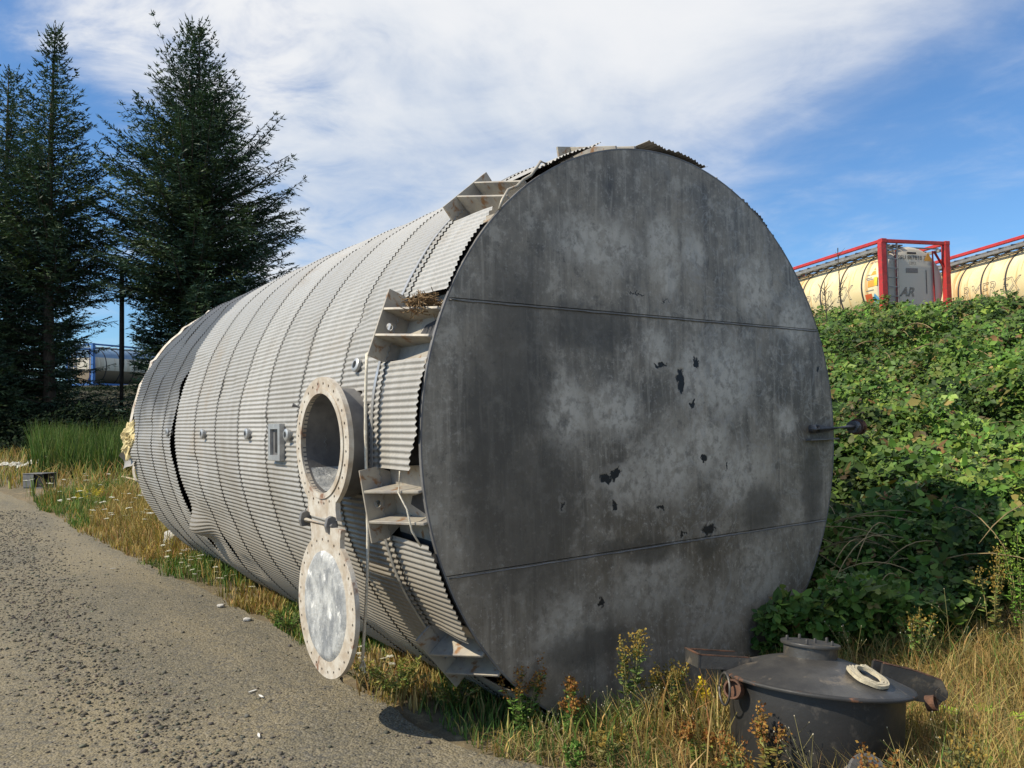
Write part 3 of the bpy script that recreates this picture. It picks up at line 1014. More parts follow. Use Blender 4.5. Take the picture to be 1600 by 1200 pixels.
# left lifting arm: open-topped channel
ap = [box_vf(-.49, -.26, .05, .056, zr + .005, zr + .055), box_vf(-.49, -.26, .194, .20, zr + .005, zr + .055), box_vf(-.496, -.49, .048, .202, zr + .005, zr + .057), box_vf(-.49, -.30, .056, .194, zr + .005, zr + .010)]
arm = obj('lifting_arm', mesh('lifting_arm', *join_vf(ap), VBLK), ves)
for y in (.0495, .1935):
    box('rusty_edge', (-.493, -.27, y, y + .0075, zr + .0555, zr + .060), VRUST, arm)
box('rusty_edge', (-.499, -.4895, .047, .203, zr + .0575, zr + .0625), VRUST, arm)
# right lifting arm: pair of plates with an eye
ap = []
for y in (-.02, .05):
    V, F = prism([(.28, zr - .04), (.30, zr + .075), (.46, zr + .05), (.575, zr + .02), (.60, zr - .03), (.56, zr - .075), (.40, zr - .06)], y, y + .014, lambda p, q, t_: (p, t_, q))
    ap.append((V, F))
arm = obj('lifting_arm', fix_normals(mesh('lifting_arm', *join_vf(ap), VBLK)), ves)
for y in (-.02, .05):
    v, f = tube_vf([(.305, y + .007, zr + .0765), (.46, y + .007, zr + .0515), (.57, y + .007, zr + .0225)], .006, 6)
    obj('rusty_edge', mesh('rusty_edge', v, f, VRUST), arm)
v, f = tube_vf([(.565, -.03, zr - .03), (.565, .075, zr - .03)], .028, 14)
obj('arm_pin', mesh('arm_pin', v, f, VBLK), arm)
# pipe stubs
v, f = lathe_vf([(.030, 0), (.030, .035), (.024, .035), (.024, .012), (.0001, .012)], 20)
kn = fix_normals(mesh('pipe_stub', v, f, VRUST))
o2 = obj('pipe_stub', kn, ves, (.40, -.16, zr - .045)); o2.rotation_euler = (R(75), 0, R(40))
o2 = obj('pipe_stub', kn, ves, (-.375, -.06, zr - .05)); o2.rotation_euler = (R(80), 0, R(-50)); o2.scale = (1.25, 1.25, 1)
rg = []
for k in range(33):
    a = 2 * math.pi * k / 32
    rg.append((-.41 + .0 * k, -.03 + .052 * math.cos(a), zr - .055 + .06 * math.sin(a)))
obj('lifting_ring', mesh('lifting_ring', *tube_vf(rg, .005, 6), VBLK, True), ves)
# outlet flange low on the front
v, f = lathe_vf([(.052, -.0), (.052, .16), (.082, .16), (.082, .178), (.045, .178), (.045, .02), (.0001, .02)], 36)
of = obj('outlet_flange', auto_smooth(fix_normals(mesh('outlet_flange', v, f, NECKM))), ves, (-.03, -.26, .055)); of.rotation_euler = (R(72), 0, R(4))
v, f = lathe_vf([(.028, .1795), (.052, .1795), (.052, .183), (.028, .183)], 30, closed=True)
obj('gasket_ring', fix_normals(mesh('gasket_ring', v, f, VRUST)), of)
bpy.context.view_layer.update()
# coil of webbing lying on the cone
VM = ves.matrix_basis
sp_ = []
cone_n = Vector((.10, -.33, 1)).normalized()
for k in range(150):
    a = k * 2 * math.pi / 40
    rr = .078 - .0095 * (k / 40)
    if k > 140: rr += (k - 140) * .0026
    x_, y_ = .095 + rr * math.cos(a + 1.0), -.235 + rr * math.sin(a + 1.0)
    rad_ = math.hypot(x_, y_)
    zc = zr + .002 + (.374 - rad_) * .42 if rad_ > .2 else zr + .064
    sp_.append(Vector((x_, y_, zc + .013 + .001 * math.sin(k))))
V, F = [], []
for k, p_ in enumerate(sp_):
    d = (sp_[min(k + 1, 149)] - sp_[max(k - 1, 0)]).normalized()
    n_ = cone_n; w_ = d.cross(n_).normalized()
    for aa, bb in ((-.0045, -.010), (.0045, -.010), (.0045, .003), (-.0045, .003)):
        V.append(tuple(VM @ (p_ + w_ * aa + n_ * bb)))
for k in range(149):
    for e in range(4):
        a, b = k * 4 + e, k * 4 + (e + 1) % 4
        F.append((a, b, b + 4, a + 4))
F += [(3, 2, 1, 0), (596, 597, 598, 599)]
obj('webbing_coil', fix_normals(mesh('webbing_coil', V, F, simple('faded_webbing', (.52, .46, .33), (.38, .33, .23), 60, .9, 0, .4))),
    label='pale flat coil of webbing lying on the black cone top', category='coil')

# ------------------------------------------------------------------ tank containers
def text_mesh(body, size, outline=False, font_shear=0.0):
    cu = bpy.data.curves.new('txt', 'FONT')
    cu.body = body
    cu.size = size
    cu.align_x = 'CENTER'; cu.align_y = 'CENTER'
    cu.shear = font_shear
    cu.resolution_u = 3
    if outline:
        cu.fill_mode = 'NONE'
        cu.bevel_depth = .008
        cu.bevel_resolution = 0
    ob = bpy.data.objects.new('txt', cu)
    COL.objects.link(ob)
    dg = bpy.context.evaluated_depsgraph_get()
    me = bpy.data.meshes.new_from_object(ob.evaluated_get(dg))
    bpy.data.objects.remove(ob); bpy.data.curves.remove(cu)
    V = np.array([v.co[:] for v in me.vertices]); F = [tuple(p_.vertices) for p_ in me.polygons]
    bpy.data.meshes.remove(me)
    return V, F

REDF = simple('red_frame_paint', (.55, .035, .03), (.36, .03, .03), 5, .5, 0, .1, c3=(.20, .06, .04), s3=12)
BLUEF = simple('blue_frame_paint', (.05, .17, .46), (.035, .11, .34), 5, .5, 0, .1)
INK = simple('black_print', (.04, .04, .05), (.03, .03, .03), 5, .7, 0, 0)
GREYINK = simple('grey_print', (.20, .19, .17), (.26, .25, .22), 5, .7, 0, 0)
GRATE = simple('grating', (.30, .30, .29), (.2, .2, .2), 8, .6, .3, .1)
PLAC_R = simple('red_placard', (.62, .12, .03), (.5, .1, .03), 30, .6, 0, 0)
PLAC_O = simple('amber_placard', (.70, .36, .05), (.6, .28, .05), 30, .6, 0, 0)
PLAC_B = simple('blue_placard', (.12, .38, .62), (.1, .3, .5), 30, .6, 0, 0)
PLAC_Y = simple('yellow_placard', (.85, .62, .04), (.7, .5, .04), 9, .6, 0, 0)
PLAC_G = simple('grey_data_plate', (.25, .23, .21), (.18, .17, .16), 30, .6, .2, 0)

def barrel_mat(name, c1, c2, rust, lowc=None):
    m, t, p = newmat(name)
    tcn = N(t, 'ShaderNodeTexCoord'); o = tcn.outputs['Object']
    mp = N(t, 'ShaderNodeMapping'); mp.inputs['Scale'].default_value = (3.2, .5, .25)
    L(t, o, mp.inputs[0])
    f, _ = NOISE(t, mp.outputs[0], 1.3, 6, .6, .2)
    g, _ = NOISE(t, o, 1.2, 5, .6)
    c = MIX(t, SS(t, g, .35, .65), c1, c2)
    c = MIX(t, M(t, 'MULTIPLY', SS(t, f, .50, .62), .7), c, rust)
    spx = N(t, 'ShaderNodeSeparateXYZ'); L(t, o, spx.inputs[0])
    c = MIX(t, SS(t, spx.outputs[0], .34, .30), c, (.54, .50, .42))  # near head greyed: the shade on that end is put into the colour
    if lowc:
        sp = N(t, 'ShaderNodeSeparateXYZ'); L(t, o, sp.inputs[0])
        c = MIX(t, SS(t, sp.outputs[2], .98, .94), c, lowc)
        c = MIX(t, SS(t, sp.outputs[2], 1.72, 1.78), c, (.16, .27, .42))
    L(t, c, p.inputs['Base Color'])
    p.inputs['Roughness'].default_value = .5
    return m

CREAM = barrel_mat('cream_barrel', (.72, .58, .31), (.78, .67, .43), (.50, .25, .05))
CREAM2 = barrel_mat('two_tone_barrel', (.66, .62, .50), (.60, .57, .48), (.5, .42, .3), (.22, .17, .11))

def container(name, label, loc, az, fm, bmat, full=True, group=None):
    t = thing(name, label, 'tank container', loc, (0, 0, R(90) - az), group)
    LN, HW, HT = 6.06, 1.22, 2.59
    pw = .09
    for x in (0, LN - 2 * pw):
        for y in (-HW, HW - 2 * pw):
            post = box('corner_post', (x + .004, x + 2 * pw - .004, y + .004, y + 2 * pw - .004, .115, HT - .115), fm, t, .006)
            for z in (0, HT - .118):
                box('corner_casting', (x - .004, x + .174, y - .004 if y < 0 else y - .02, (y + .174) if y < 0 else y + .154, z, z + .118), fm, post, .008)
        for z, hh in ((.02, .14), (HT - .115, .10)):
            box('end_rail', (x + .02, x + .12, -HW + .152, HW - .152, z, z + hh), fm, t, .006)
    for y in (-HW + .03, HW - .13):
        box('top_rail', (.176, LN - .176, y, y + .10, HT - .11, HT - .012), fm, t, .008)
        box('bottom_rail', (.176, LN - .176, y, y + .10, .03, .15), fm, t, .008)
    bz, br = 1.26, 1.18
    prof = [(.0001, .20), (.88, .205), (1.06, .22), (1.14, .26), (br, .34), (br, LN - .34), (1.14, LN - .26), (1.06, LN - .22), (.88, LN - .205), (.0001, LN - .20)]
    v, f = lathe_vf(prof, 64, (0, 0, bz), 'x')
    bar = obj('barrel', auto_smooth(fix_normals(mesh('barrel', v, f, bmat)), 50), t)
    v, f = lathe_vf([(br + .001, -.03), (br + .014, -.03), (br + .014, .03), (br + .001, .03)], 64, (0, 0, bz), 'x', True)
    bandm = fix_normals(mesh('barrel_band', v, f, INK))
    for x in (.98, 2.02, 3.05, 4.08, 5.1):
        obj('barrel_band', bandm, bar, (x, 0, 0))
    # top walkway of planks on both sides with bearers
    wk = obj('walkway', mesh('walkway', *join_vf([box_vf(.2, LN - .2, y, y + .16, HT - .16, HT - .125) for y in (.30, .52, .74)]), GRATE), t)
    for k in range(12):
        x = .3 + k * .5
        box('walkway_bearer', (x, x + .06, .25, HW - .14, HT - .21, HT - .165), GRATE, wk)
        box('walkway_bearer', (x, x + .05, -HW + .14, .25, HT - .20, HT - .165), GRATE, wk)
    box('walkway_edge', (.2, LN - .2, HW - .21, HW - .15, HT - .30, HT - .215), GRATE, wk)
    box('walkway_edge', (.2, LN - .2, -HW + .15, -HW + .21, HT - .30, HT - .215), GRATE, wk)
    # ladder at the near end
    ld = obj('ladder', mesh('ladder', *join_vf([box_vf(.03, .08, y, y + .035, .16, HT - .13) for y in (.62, .98)]), GRATE), t)
    for k in range(8):
        box('rung', (.035, .07, .655, .98, .3 + k * .28, .325 + k * .28), GRATE, ld)
    # diagonal stays at the end frame
    for y0, y1, z0, z1 in ((-.72, -1.10, 2.28, 1.72), (-.72, -1.10, .35, .85), (.72, 1.10, .35, .85)):
        obj('end_stay', mesh('end_stay', *tube_vf([(.10, y0, z0), (.10, y1, z1)], .05, 4), fm), t)
    obj('end_stay', mesh('end_stay', *tube_vf([(.16, -.74, .2), (.16, -.72, 2.3)], .03, 4), fm), t)
    obj('end_stay', mesh('end_stay', *tube_vf([(.16, .60, .2), (.16, .58, 2.3)], .03, 4), fm), t)
    if full:
        # writing on the end
        def endtext(s, size, y, z, mat_, outline=False, sh=0.0, nm='lettering'):
            V, F = text_mesh(s, size, outline, sh)
            P = [(.194 - .002, y - q[0], z + q[1]) for q in V]
            obj(nm, mesh(nm, P, F, mat_), bar)
        endtext('NSSU 867818 7', .175, .06, 2.08, INK)
        endtext('22K2', .12, -.02, 1.91, GREYINK)
        endtext('AR', .38, .22, 1.02, GREYINK, True, .35)
        box('data_plate', (.192, .198, -.20, .22, 1.62, 1.76), PLAC_G, bar)
        box('data_plate', (.192, .198, -.16, .16, 2.19, 2.25), INK, bar)
        V, F = prism([(-.44, 2.0), (-.72, 2.0), (-.58, 2.27)], .188, .192, lambda p, q, t_: (t_, p, q))
        obj('placard', fix_normals(mesh('placard', V, F, PLAC_O)), bar)
        box('fill_gauge', (.185, .192, -.50, -.485, 1.0, 1.72), INK, bar)
    def wrap(P2, x0, zmid, r):
        out = []
        a0 = math.asin(max(-1, min(1, (zmid - bz) / br)))
        for q in P2:
            a = a0 + q[1] / br
            out.append((x0 - q[0], r * math.cos(a), bz + r * math.sin(a)))
        return out
    if full:
        V, F = text_mesh('RMER EX', .62, True, .3)
        obj('lettering', mesh('lettering', wrap(V, 2.75, 1.18, br + .008), F, GREYINK), bar)
        V, F = text_mesh('867818 7', .13)
        obj('lettering', mesh('lettering', wrap(V, .62, 2.0, br + .006), F, GREYINK), bar)
        def patch(nm, x, z, w, h, mat_, diamond=False):
            n = 8
            Vp, Fp = [], []
            if diamond:
                P2 = [(-w / 2, 0), (0, -h / 2), (w / 2, 0), (0, h / 2)]
                obj(nm, mesh(nm, wrap(P2, x, z, br + .006), [(0, 1, 2, 3)], mat_), bar); return
            for j in range(n + 1):
                for i in (0, 1):
                    Vp.append((-w / 2 + w * i, -h / 2 + h * j / n))
            Fp = [(j * 2, j * 2 + 1, j * 2 + 3, j * 2 + 2) for j in range(n)]
            obj(nm, mesh(nm, wrap(Vp, x, z, br + .006), Fp, mat_), bar)
        patch('placard', .72, .86, .30, .34, PLAC_R)
        patch('placard', .44, .84, .30, .36, PLAC_B, True)
        patch('placard', .55, 1.32, .30, .20, PLAC_O)
        patch('placard', .36, 1.36, .16, .26, PLAC_Y)
        P2 = [(-.13, -.11), (.13, -.11), (0, .14)]
        obj('placard', mesh('placard', wrap(P2, .48, 1.68, br + .006), [(0, 1, 2)], PLAC_O), bar)
        for k, (x, z, w) in enumerate(((.66, 1.50, .26), (.60, 1.45, .3), (.70, 1.60, .16), (.62, 1.12, .34))):
            patch('small_print', x, z, w, .028, GREYINK)
    return t

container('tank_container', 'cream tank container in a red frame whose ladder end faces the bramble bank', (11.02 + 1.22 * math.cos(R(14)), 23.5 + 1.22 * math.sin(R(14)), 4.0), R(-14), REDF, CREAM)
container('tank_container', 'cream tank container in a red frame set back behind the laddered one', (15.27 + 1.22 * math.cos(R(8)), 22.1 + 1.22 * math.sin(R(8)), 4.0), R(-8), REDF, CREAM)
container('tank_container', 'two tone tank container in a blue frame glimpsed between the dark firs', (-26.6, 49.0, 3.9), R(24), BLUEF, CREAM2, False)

# ------------------------------------------------------------------ vegetation builders
def unit(v):
    return v / np.maximum(np.linalg.norm(v, axis=-1, keepdims=True), 1e-9)

def kites(p, d, w, ln, wd, col, fold=.0):
    """leaf-shaped faces: base p, direction d, side w, length ln, width wd"""
    n = len(p)
    nrm = unit(np.cross(d, w))
    mid = p + d * (ln * .45)[:, None]
    V = np.stack([p, mid + w * (wd * .5)[:, None] + nrm * (fold * wd)[:, None] if fold else mid + w * (wd * .5)[:, None], p + d * ln[:, None],
                  mid - w * (wd * .5)[:, None] + nrm * (fold * wd)[:, None] if fold else mid - w * (wd * .5)[:, None]], 1)
    b = (np.arange(n) * 4)[:, None]
    F = np.concatenate([b + np.array([[0, 1, 2]]), b + np.array([[0, 2, 3]])], 0)
    return V.reshape(-1, 3), F, np.repeat(col, 4, 0)

def hexleaf(p, d, w, ln, wd, col, curl=.12):
    n = len(p)
    nrm = unit(np.cross(w, d))
    L_, W_ = ln[:, None], wd[:, None]
    V = np.stack([p, p + d * .28 * L_ + w * .42 * W_ + nrm * .10 * W_, p + d * .66 * L_ + w * .36 * W_ - nrm * (curl * .3) * L_,
                  p + d * L_ - nrm * curl * L_, p + d * .66 * L_ - w * .36 * W_ - nrm * (curl * .3) * L_, p + d * .28 * L_ - w * .42 * W_ + nrm * .10 * W_], 1)
    b = (np.arange(n) * 6)[:, None]
    F = np.concatenate([b + np.array([q_]) for q_ in ([0, 1, 5], [1, 2, 5], [2, 4, 5], [2, 3, 4])], 0)
    return V.reshape(-1, 3), F[:, ::-1], np.repeat(col, 6, 0)

def blades(p, h, wd, lean, az, col, tipcol=None, curve=.5):
    n = len(p)
    d = np.stack([np.cos(az), np.sin(az), np.zeros(n)], 1)
    ws = np.stack([-np.sin(az), np.cos(az), np.zeros(n)], 1)
    tw_ = rng.uniform(0, math.pi, n)
    ws = ws * np.cos(tw_)[:, None] + d * np.sin(tw_)[:, None]
    up = np.array([0, 0, 1.0])
    hh = h[:, None]
    m = p + up * hh * .55 + d * (lean * h * (.55 - .3 * curve))[:, None]
    tip = p + up * hh * (1 - .35 * lean[:, None]) + d * (lean * h)[:, None]
    V = np.stack([p - ws * wd[:, None] * .5, p + ws * wd[:, None] * .5, m - ws * wd[:, None] * .4, m + ws * wd[:, None] * .4, tip], 1)
    b = (np.arange(n) * 5)[:, None]
    F = np.concatenate([b + np.array([[0, 1, 3]]), b + np.array([[0, 3, 2]]), b + np.array([[2, 3, 4]])], 0)
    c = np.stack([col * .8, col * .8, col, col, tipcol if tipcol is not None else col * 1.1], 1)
    return V.reshape(-1, 3), F, c.reshape(-1, 3)

def merge(parts):
    V, F, Cc, o = [], [], [], 0
    for v, f, c in parts:
        V.append(v); F.append(f + o); Cc.append(c); o += len(v)
    return np.concatenate(V), np.concatenate(F), np.concatenate(Cc)

def palette(n, cols, wts=None, jit=.2):
    cols = np.array(cols, float)
    i = rng.choice(len(cols), n, p=wts)
    return np.clip(cols[i] * (1 + rng.normal(0, jit, (n, 1))) * (1 + rng.normal(0, jit * .3, (n, 3))), .002, .95)

# ---- conifers
def conifer(name, label, base, height, radius, seed, clear=.05, dens=1.0, wide=.85, cap=9.0, notch=None, group='tall firs along the back of the yard'):
    r_ = np.random.default_rng(seed)
    t = thing(name, label, 'tree', base, (0, 0, 0), group)
    # trunk
    pts, rad = [], []
    for k in range(16):
        u = k / 15
        pts.append((.15 * math.sin(u * 3 + seed), .15 * math.cos(u * 2.3 + seed), height * u * .99)); rad.append(.012 + .26 * (height / 18) * (1 - u) ** .9)
    obj('trunk', mesh('trunk', *tube_vf(pts, rad, 9), BARK, True), t)
    P, D, Wd, Ln, Wi, Cl = [], [], [], [], [], []
    limbs = []
    z = height * clear
    while z < height * .965:
        u = z / height
        Lb = radius * ((1 - u) ** wide) * (.75 + .25 * min(1, u / .12)) * (.82 + .36 * float(vnoise(z * .9, seed, 5))) + .05
        Lb = min(Lb, cap)
        nb = int(round((3.4 + 3.8 * (1 - u)) * dens))
        ph = r_.uniform(0, 6.28)
        for b in range(nb):
            az = ph + 2 * math.pi * b / nb + r_.normal(0, .25)
            ll = Lb * r_.uniform(.6, 1.05) 
            if notch and notch[0] < z < notch[1] and math.cos(az) * notch[3] > -.3:
                ll = min(ll, notch[2])
            el = math.radians(-10 + 58 * u ** .8 + r_.normal(0, 8))
            dh = np.array([math.cos(az), math.sin(az), 0]); sd = np.array([-math.sin(az), math.cos(az), 0])
            n = max(3, int(ll / .19))
            q = np.linspace(.08, 1, n)
            rad_ = q * ll
            zz_ = math.tan(el) * rad_ - .035 * rad_ ** 2 + .16 * ll * q ** 3 * (1 - u * .5)
            pp = np.array([0, 0, z]) + dh * rad_[:, None] + np.array([0, 0, 1.0]) * zz_[:, None] + sd * (.08 * ll * np.sin(q * 3 + az))[:, None]
            tang = unit(np.gradient(pp, axis=0))
            if ll > 1.0:
                limbs.append(tube_vf([tuple(pp[0] - dh * .08 * ll), tuple(pp[n // 2]), tuple(pp[-1])], [.03 * ll / 2, .015 * ll / 2, .004], 4, False))
            shade = .75 + .5 * r_.random()
            base_c = np.array([[.042, .078, .044], [.034, .066, .046], [.058, .090, .040]])[r_.integers(0, 3)] * shade
            for sgn in (-1, 1):
                tl = (.16 + .42 * np.sin(np.clip(q * 1.1, 0, 1) * math.pi * .85)) * (.45 + .55 * min(1, ll / 2.2)) * (.35 + .65 * min(1, (1 - u) / .25)) * r_.uniform(.6, 1.2, n)
                dd = unit(tang * r_.uniform(.45, .9, (n, 1)) + sd * sgn * r_.uniform(.5, 1.0, (n, 1)) + np.array([0, 0, 1.0]) * r_.uniform(-.55, .12, (n, 1)))
                ww = unit(np.cross(dd, np.array([0, 0, 1.0]) + r_.normal(0, .45, (n, 3))))
                P.append(pp); D.append(dd); Wd.append(ww); Ln.append(tl); Wi.append(r_.uniform(.05, .08, n)); Cl.append(np.tile(base_c, (n, 1)) * r_.uniform(.7, 1.4, (n, 1)))
                for f_, ang in ((.15, .8), (.35, -.8), (.5, .75), (.7, -.65), (.85, .5)):
                    dd2 = unit(dd + ww * ang * 1.1 + r_.normal(0, .2, (n, 3)))
                    P.append(pp + dd * (tl * f_)[:, None]); D.append(dd2); Wd.append(unit(np.cross(dd2, np.array([0, 0, 1.0]) + r_.normal(0, .6, (n, 3)))))
                    Ln.append(tl * .42 + .03); Wi.append(r_.uniform(.035, .065, n)); Cl.append(np.tile(base_c, (n, 1)) * r_.uniform(.7, 1.5, (n, 1)))
            # leader shoot
            P.append(pp[-2:]); D.append(tang[-2:]); Wd.append(unit(np.cross(tang[-2:], r_.normal(0, 1, (2, 3))))); Ln.append(np.full(2, .32)); Wi.append(np.full(2, .05)); Cl.append(np.tile(base_c, (2, 1)))
        z += height * .0118 * r_.uniform(.8, 1.25) * (1.0 if u < .85 else .8)
    for k in range(26):
        a_ = r_.uniform(0, 6.28); P.append(np.array([[.15 * math.sin(3 + seed), .15 * math.cos(2.3 + seed), height * (.955 + .045 * k / 26)]])); D.append(unit(np.array([[math.cos(a_), math.sin(a_), 1.4]]))); Wd.append(unit(np.cross(D[-1], r_.normal(0, 1, (1, 3))))); Ln.append(np.array([.30 * (1.15 - k / 26)])); Wi.append(np.array([.05])); Cl.append(np.array([[.018, .034, .022]]))
    V, F, c = kites(np.concatenate(P), np.concatenate(D), np.concatenate(Wd), np.concatenate(Ln), np.concatenate(Wi), np.concatenate(Cl))
    obj('crown', mesh_np('crown', V, F, NEEDLE, c), t)
    obj('limbs', mesh('limbs', *join_vf(limbs), BARK), t)
    return t

def gz(x, y):
    return float(terrain(np.array([x]), np.array([y]))[0])

for lab, fx, fy, top, rad, sd_, clr, dn, wd_, cap_, nt_ in (
        ('tall sparse topped fir whose spire rises over its leafier neighbour', -19.0, 33.0, 18.6, 5.2, 3, .03, 1.5, 1.05, 2.8, (2.0, 5.8, .8, 1)),
        ('broad dense fir directly behind the far end of the tank', -13.5, 34.0, 19.1, 7.8, 11, .05, 2.6, 1.06, 4.4, (1.0, 5.6, 2.3, -1)),
        ('slightly shorter fir partly hidden behind the sparse topped fir', -23.0, 36.5, 18.3, 5.4, 21, .03, 1.35, .85, 4.2, None),
        ('fir at the outer end of the row with only its inner branches showing', -24.6, 31.5, 17.2, 5.6, 31, .03, 1.35, .85, 4.4, None),
        ('young low fir growing at the foot of the sparse topped fir', -20.4, 30.2, 6.4, 2.4, 41, .02, 1.1, .8, 9, None)):
    z0 = gz(fx, fy) - .1
    conifer('fir_tree', lab, (fx, fy, z0), top - z0, rad, sd_, clr, dn, wd_, cap_, nt_)

# utility pole among the firs
pl = thing('utility_pole', 'thin dark wooden pole standing beside the broad fir', 'pole', (-16.35, 33.4, gz(-16.35, 33.4) - .1))
obj('shaft', mesh('shaft', *tube_vf([(0, 0, 0), (.01, 0, 3.5), (0, .01, 7.6)], [.12, .10, .085], 12), simple('creosoted_pole', (.035, .03, .026), (.022, .02, .018), 6, .95), True), pl)
obj('pole_cap', mesh('pole_cap', *tube_vf([(0, .01, 7.6), (0, .01, 7.66)], [.11, .06], 12), GALV, True), pl)

# ---- bramble bank
def veg_h(x, y):
    return .12 + .62 * vnoise(x * .75, y * .75, 41) ** 1.3 + .42 * vnoise(x * 1.9, y * 1.9, 42) + .18 * vnoise(x * 4.5, y * 4.5, 43)

def bramble_zone(x, y):
    s, q = sq(x, y)
    n = .5 * (vnoise(x * 1.3, y * 1.3, 44) - .5)
    side = (q > 1.60 + .2 * n) & (s > -.06)
    front = (s <= -.06) & (y > 4.52 + .22 * (x - 1.3) + n) & (x > 1.35 + .4 * n)
    return side | front

n = 185000
yy = np.exp(rng.uniform(math.log(4.3), math.log(27), n))
ang = rng.uniform(.22, .98, n)
xx = ang * yy
k = bramble_zone(xx, yy) & (sq(xx, yy)[1] < 20.3) & (rng.random(n) < .12 + 2.2 * np.clip(.55 * vnoise(xx * 1.9, yy * 1.9, 42) + .45 * vnoise(xx * 3.7, yy * 3.7, 47) - .18, 0, 1))
xx, yy = xx[k], yy[k]
# extra along the tank's hidden flank so the bank goes on beside it
s_ = rng.uniform(0, 9, 9000); q_ = rng.uniform(1.62, 6, 9000)
xx = np.concatenate([xx, C2[0] + s_ * A2[0] + q_ * H2[0]]); yy = np.concatenate([yy, C2[1] + s_ * A2[1] + q_ * H2[1]])
n = len(xx)
dep = rng.random(n) ** 1.5
vh = veg_h(xx, yy)
s_, q_ = sq(xx, yy)
vh = vh * (.45 + .55 * sstep(q_, 1.3, 2.6))
zz_ = terrain(xx, yy) + vh * (1 - .85 * dep) + rng.normal(0, .035, n)
cl_c = palette(n, [(.070, .132, .022), (.102, .168, .028), (.046, .092, .018), (.155, .215, .038), (.18, .14, .045), (.14, .08, .03)], [.31, .26, .24, .12, .05, .02], .22)
cl_c *= (.45 + .9 * vnoise(xx * 1.4, yy * 1.4, 45))[:, None]
size = .031 * (yy / 6) ** .40 * np.exp(rng.normal(0, .22, n)) * rng.uniform(.7, 1.4, n)
out = np.array([-.45, -.45, 1.0])
nrm = unit(out + rng.normal(0, .55, (n, 3)))
rnd = unit(np.cross(nrm, rng.normal(0, 1, (n, 3))))
bit = np.cross(nrm, rnd)
near = yy < 7.5
parts_near, parts_far = [], []
for j, a in enumerate((0, 1.25, -1.25)):
    d = unit(rnd * math.cos(a) + bit * math.sin(a) + rng.normal(0, .12, (n, 3)) - np.array([0, 0, .25]))
    w_ = unit(np.cross(nrm + rng.normal(0, .25, (n, 3)), d))
    p_ = np.stack([xx, yy, zz_], 1) + d * (size * .25)[:, None]
    ln = size * (2.0 if j == 0 else 1.6); wd = size * (1.35 if j == 0 else 1.05)
    cc = np.clip(cl_c * rng.uniform(.8, 1.25, (n, 1)), 0, 1)
    parts_near.append(hexleaf(p_[near], d[near], w_[near], ln[near], wd[near], cc[near]))
    parts_far.append(kites(p_[~near], d[~near], w_[~near], ln[~near], wd[~near], cc[~near], .12))
obj('bramble_leaves', mesh_np('bramble_leaves', *(lambda m_: (m_[0], m_[1], LEAF, m_[2]))(merge(parts_near))), kind='stuff', label='dense green bramble leaves at the foot of the bank beside the tank', category='brambles')
obj('bramble_leaves', mesh_np('bramble_leaves', *(lambda m_: (m_[0], m_[1], LEAF, m_[2]))(merge(parts_far))), kind='stuff', label='bramble thicket covering the bank up to the tank containers', category='brambles')

# bramble canes arching out of the bank
canes = []
for i in range(520):
    y0 = math.exp(random.uniform(math.log(4.8), math.log(22))); x0 = y0 * random.uniform(.36, .75)
    if not bool(bramble_zone(np.array([x0]), np.array([y0]))[0]): continue
    z0 = gz(x0, y0) + float(veg_h(np.array([x0]), np.array([y0]))[0]) * .5
    az = random.uniform(0, 6.28); ln = random.uniform(.5, 1.2)
    canes.append(tube_vf([(x0 + math.cos(az) * ln * u, y0 + math.sin(az) * ln * u, z0 + .8 * ln * u - .75 * ln * u * u) for u in np.linspace(0, 1, 9)], [.0036 * max(1, y0 / 7)] * 8 + [.001], 4, False))
obj('bramble_canes', mesh('bramble_canes', *join_vf(canes), simple('cane', (.28, .19, .09), (.16, .13, .06), 6, .9)), kind='stuff', label='thin brown bramble canes arching out of the leaves', category='canes')

# bare dead saplings against the first container
for (x0, y0, hh, lab) in ((9.35, 22.6, 2.6, 'thin bare forked sapling standing before the cream barrel'), (8.7, 22.0, 1.7, 'short bare twiggy shrub at the crest beside the tank rim')):
    z0 = gz(x0, y0)
    parts = [tube_vf([(0, 0, 0), (.03, 0, hh * .5), (.0, 0, hh)], [.022, .018, .008], 5)]
    for k in range(9):
        u = random.uniform(.45, .95); az = random.uniform(0, 6.28); ln = random.uniform(.3, .6) * (1.3 - u)
        parts.append(tube_vf([(0, 0, hh * u), (math.cos(az) * ln, math.sin(az) * ln, hh * u + ln * 1.1)], [.012, .005], 4))
    o2 = obj('bare_sapling', mesh('bare_sapling', *join_vf(parts), BARK), None, (x0, y0, z0), label=lab, category='sapling')

# ---- dark shrubs under the firs
n = 55000
xx = rng.uniform(-34, -7, n); yy = 27.5 + 19 * rng.random(n) ** 1.3 - .0 * xx
vh = .8 + 1.0 * vnoise(xx * .5, yy * .5, 51) + .4 * vnoise(xx * 1.4, yy * 1.4, 52)
zz_ = terrain(xx, yy) + vh * sstep(yy, 27.0, 29.5) * (1 - .8 * rng.random(n) ** 1.5)
zz_ = np.minimum(zz_, 1.42 + .044 * yy + .25 * vnoise(xx * 1.3, yy * 1.3, 53))
nrm = unit(np.array([-.2, -.6, 1]) + rng.normal(0, .6, (n, 3)))
d = unit(np.cross(nrm, rng.normal(0, 1, (n, 3)))); w_ = np.cross(nrm, d)
V, F, c = kites(np.stack([xx, yy, zz_], 1), d, w_, rng.uniform(.10, .22, n), rng.uniform(.05, .11, n), palette(n, [(.012, .022, .012), (.018, .028, .012), (.010, .018, .011)], None, .25), .1)  # leaf colours kept near black to carry the shade beneath the firs
obj('shrub_thicket', mesh_np('shrub_thicket', V, F, SHADELEAF, c), kind='stuff', label='dark shrub thicket in the shade under the firs', category='shrubs')

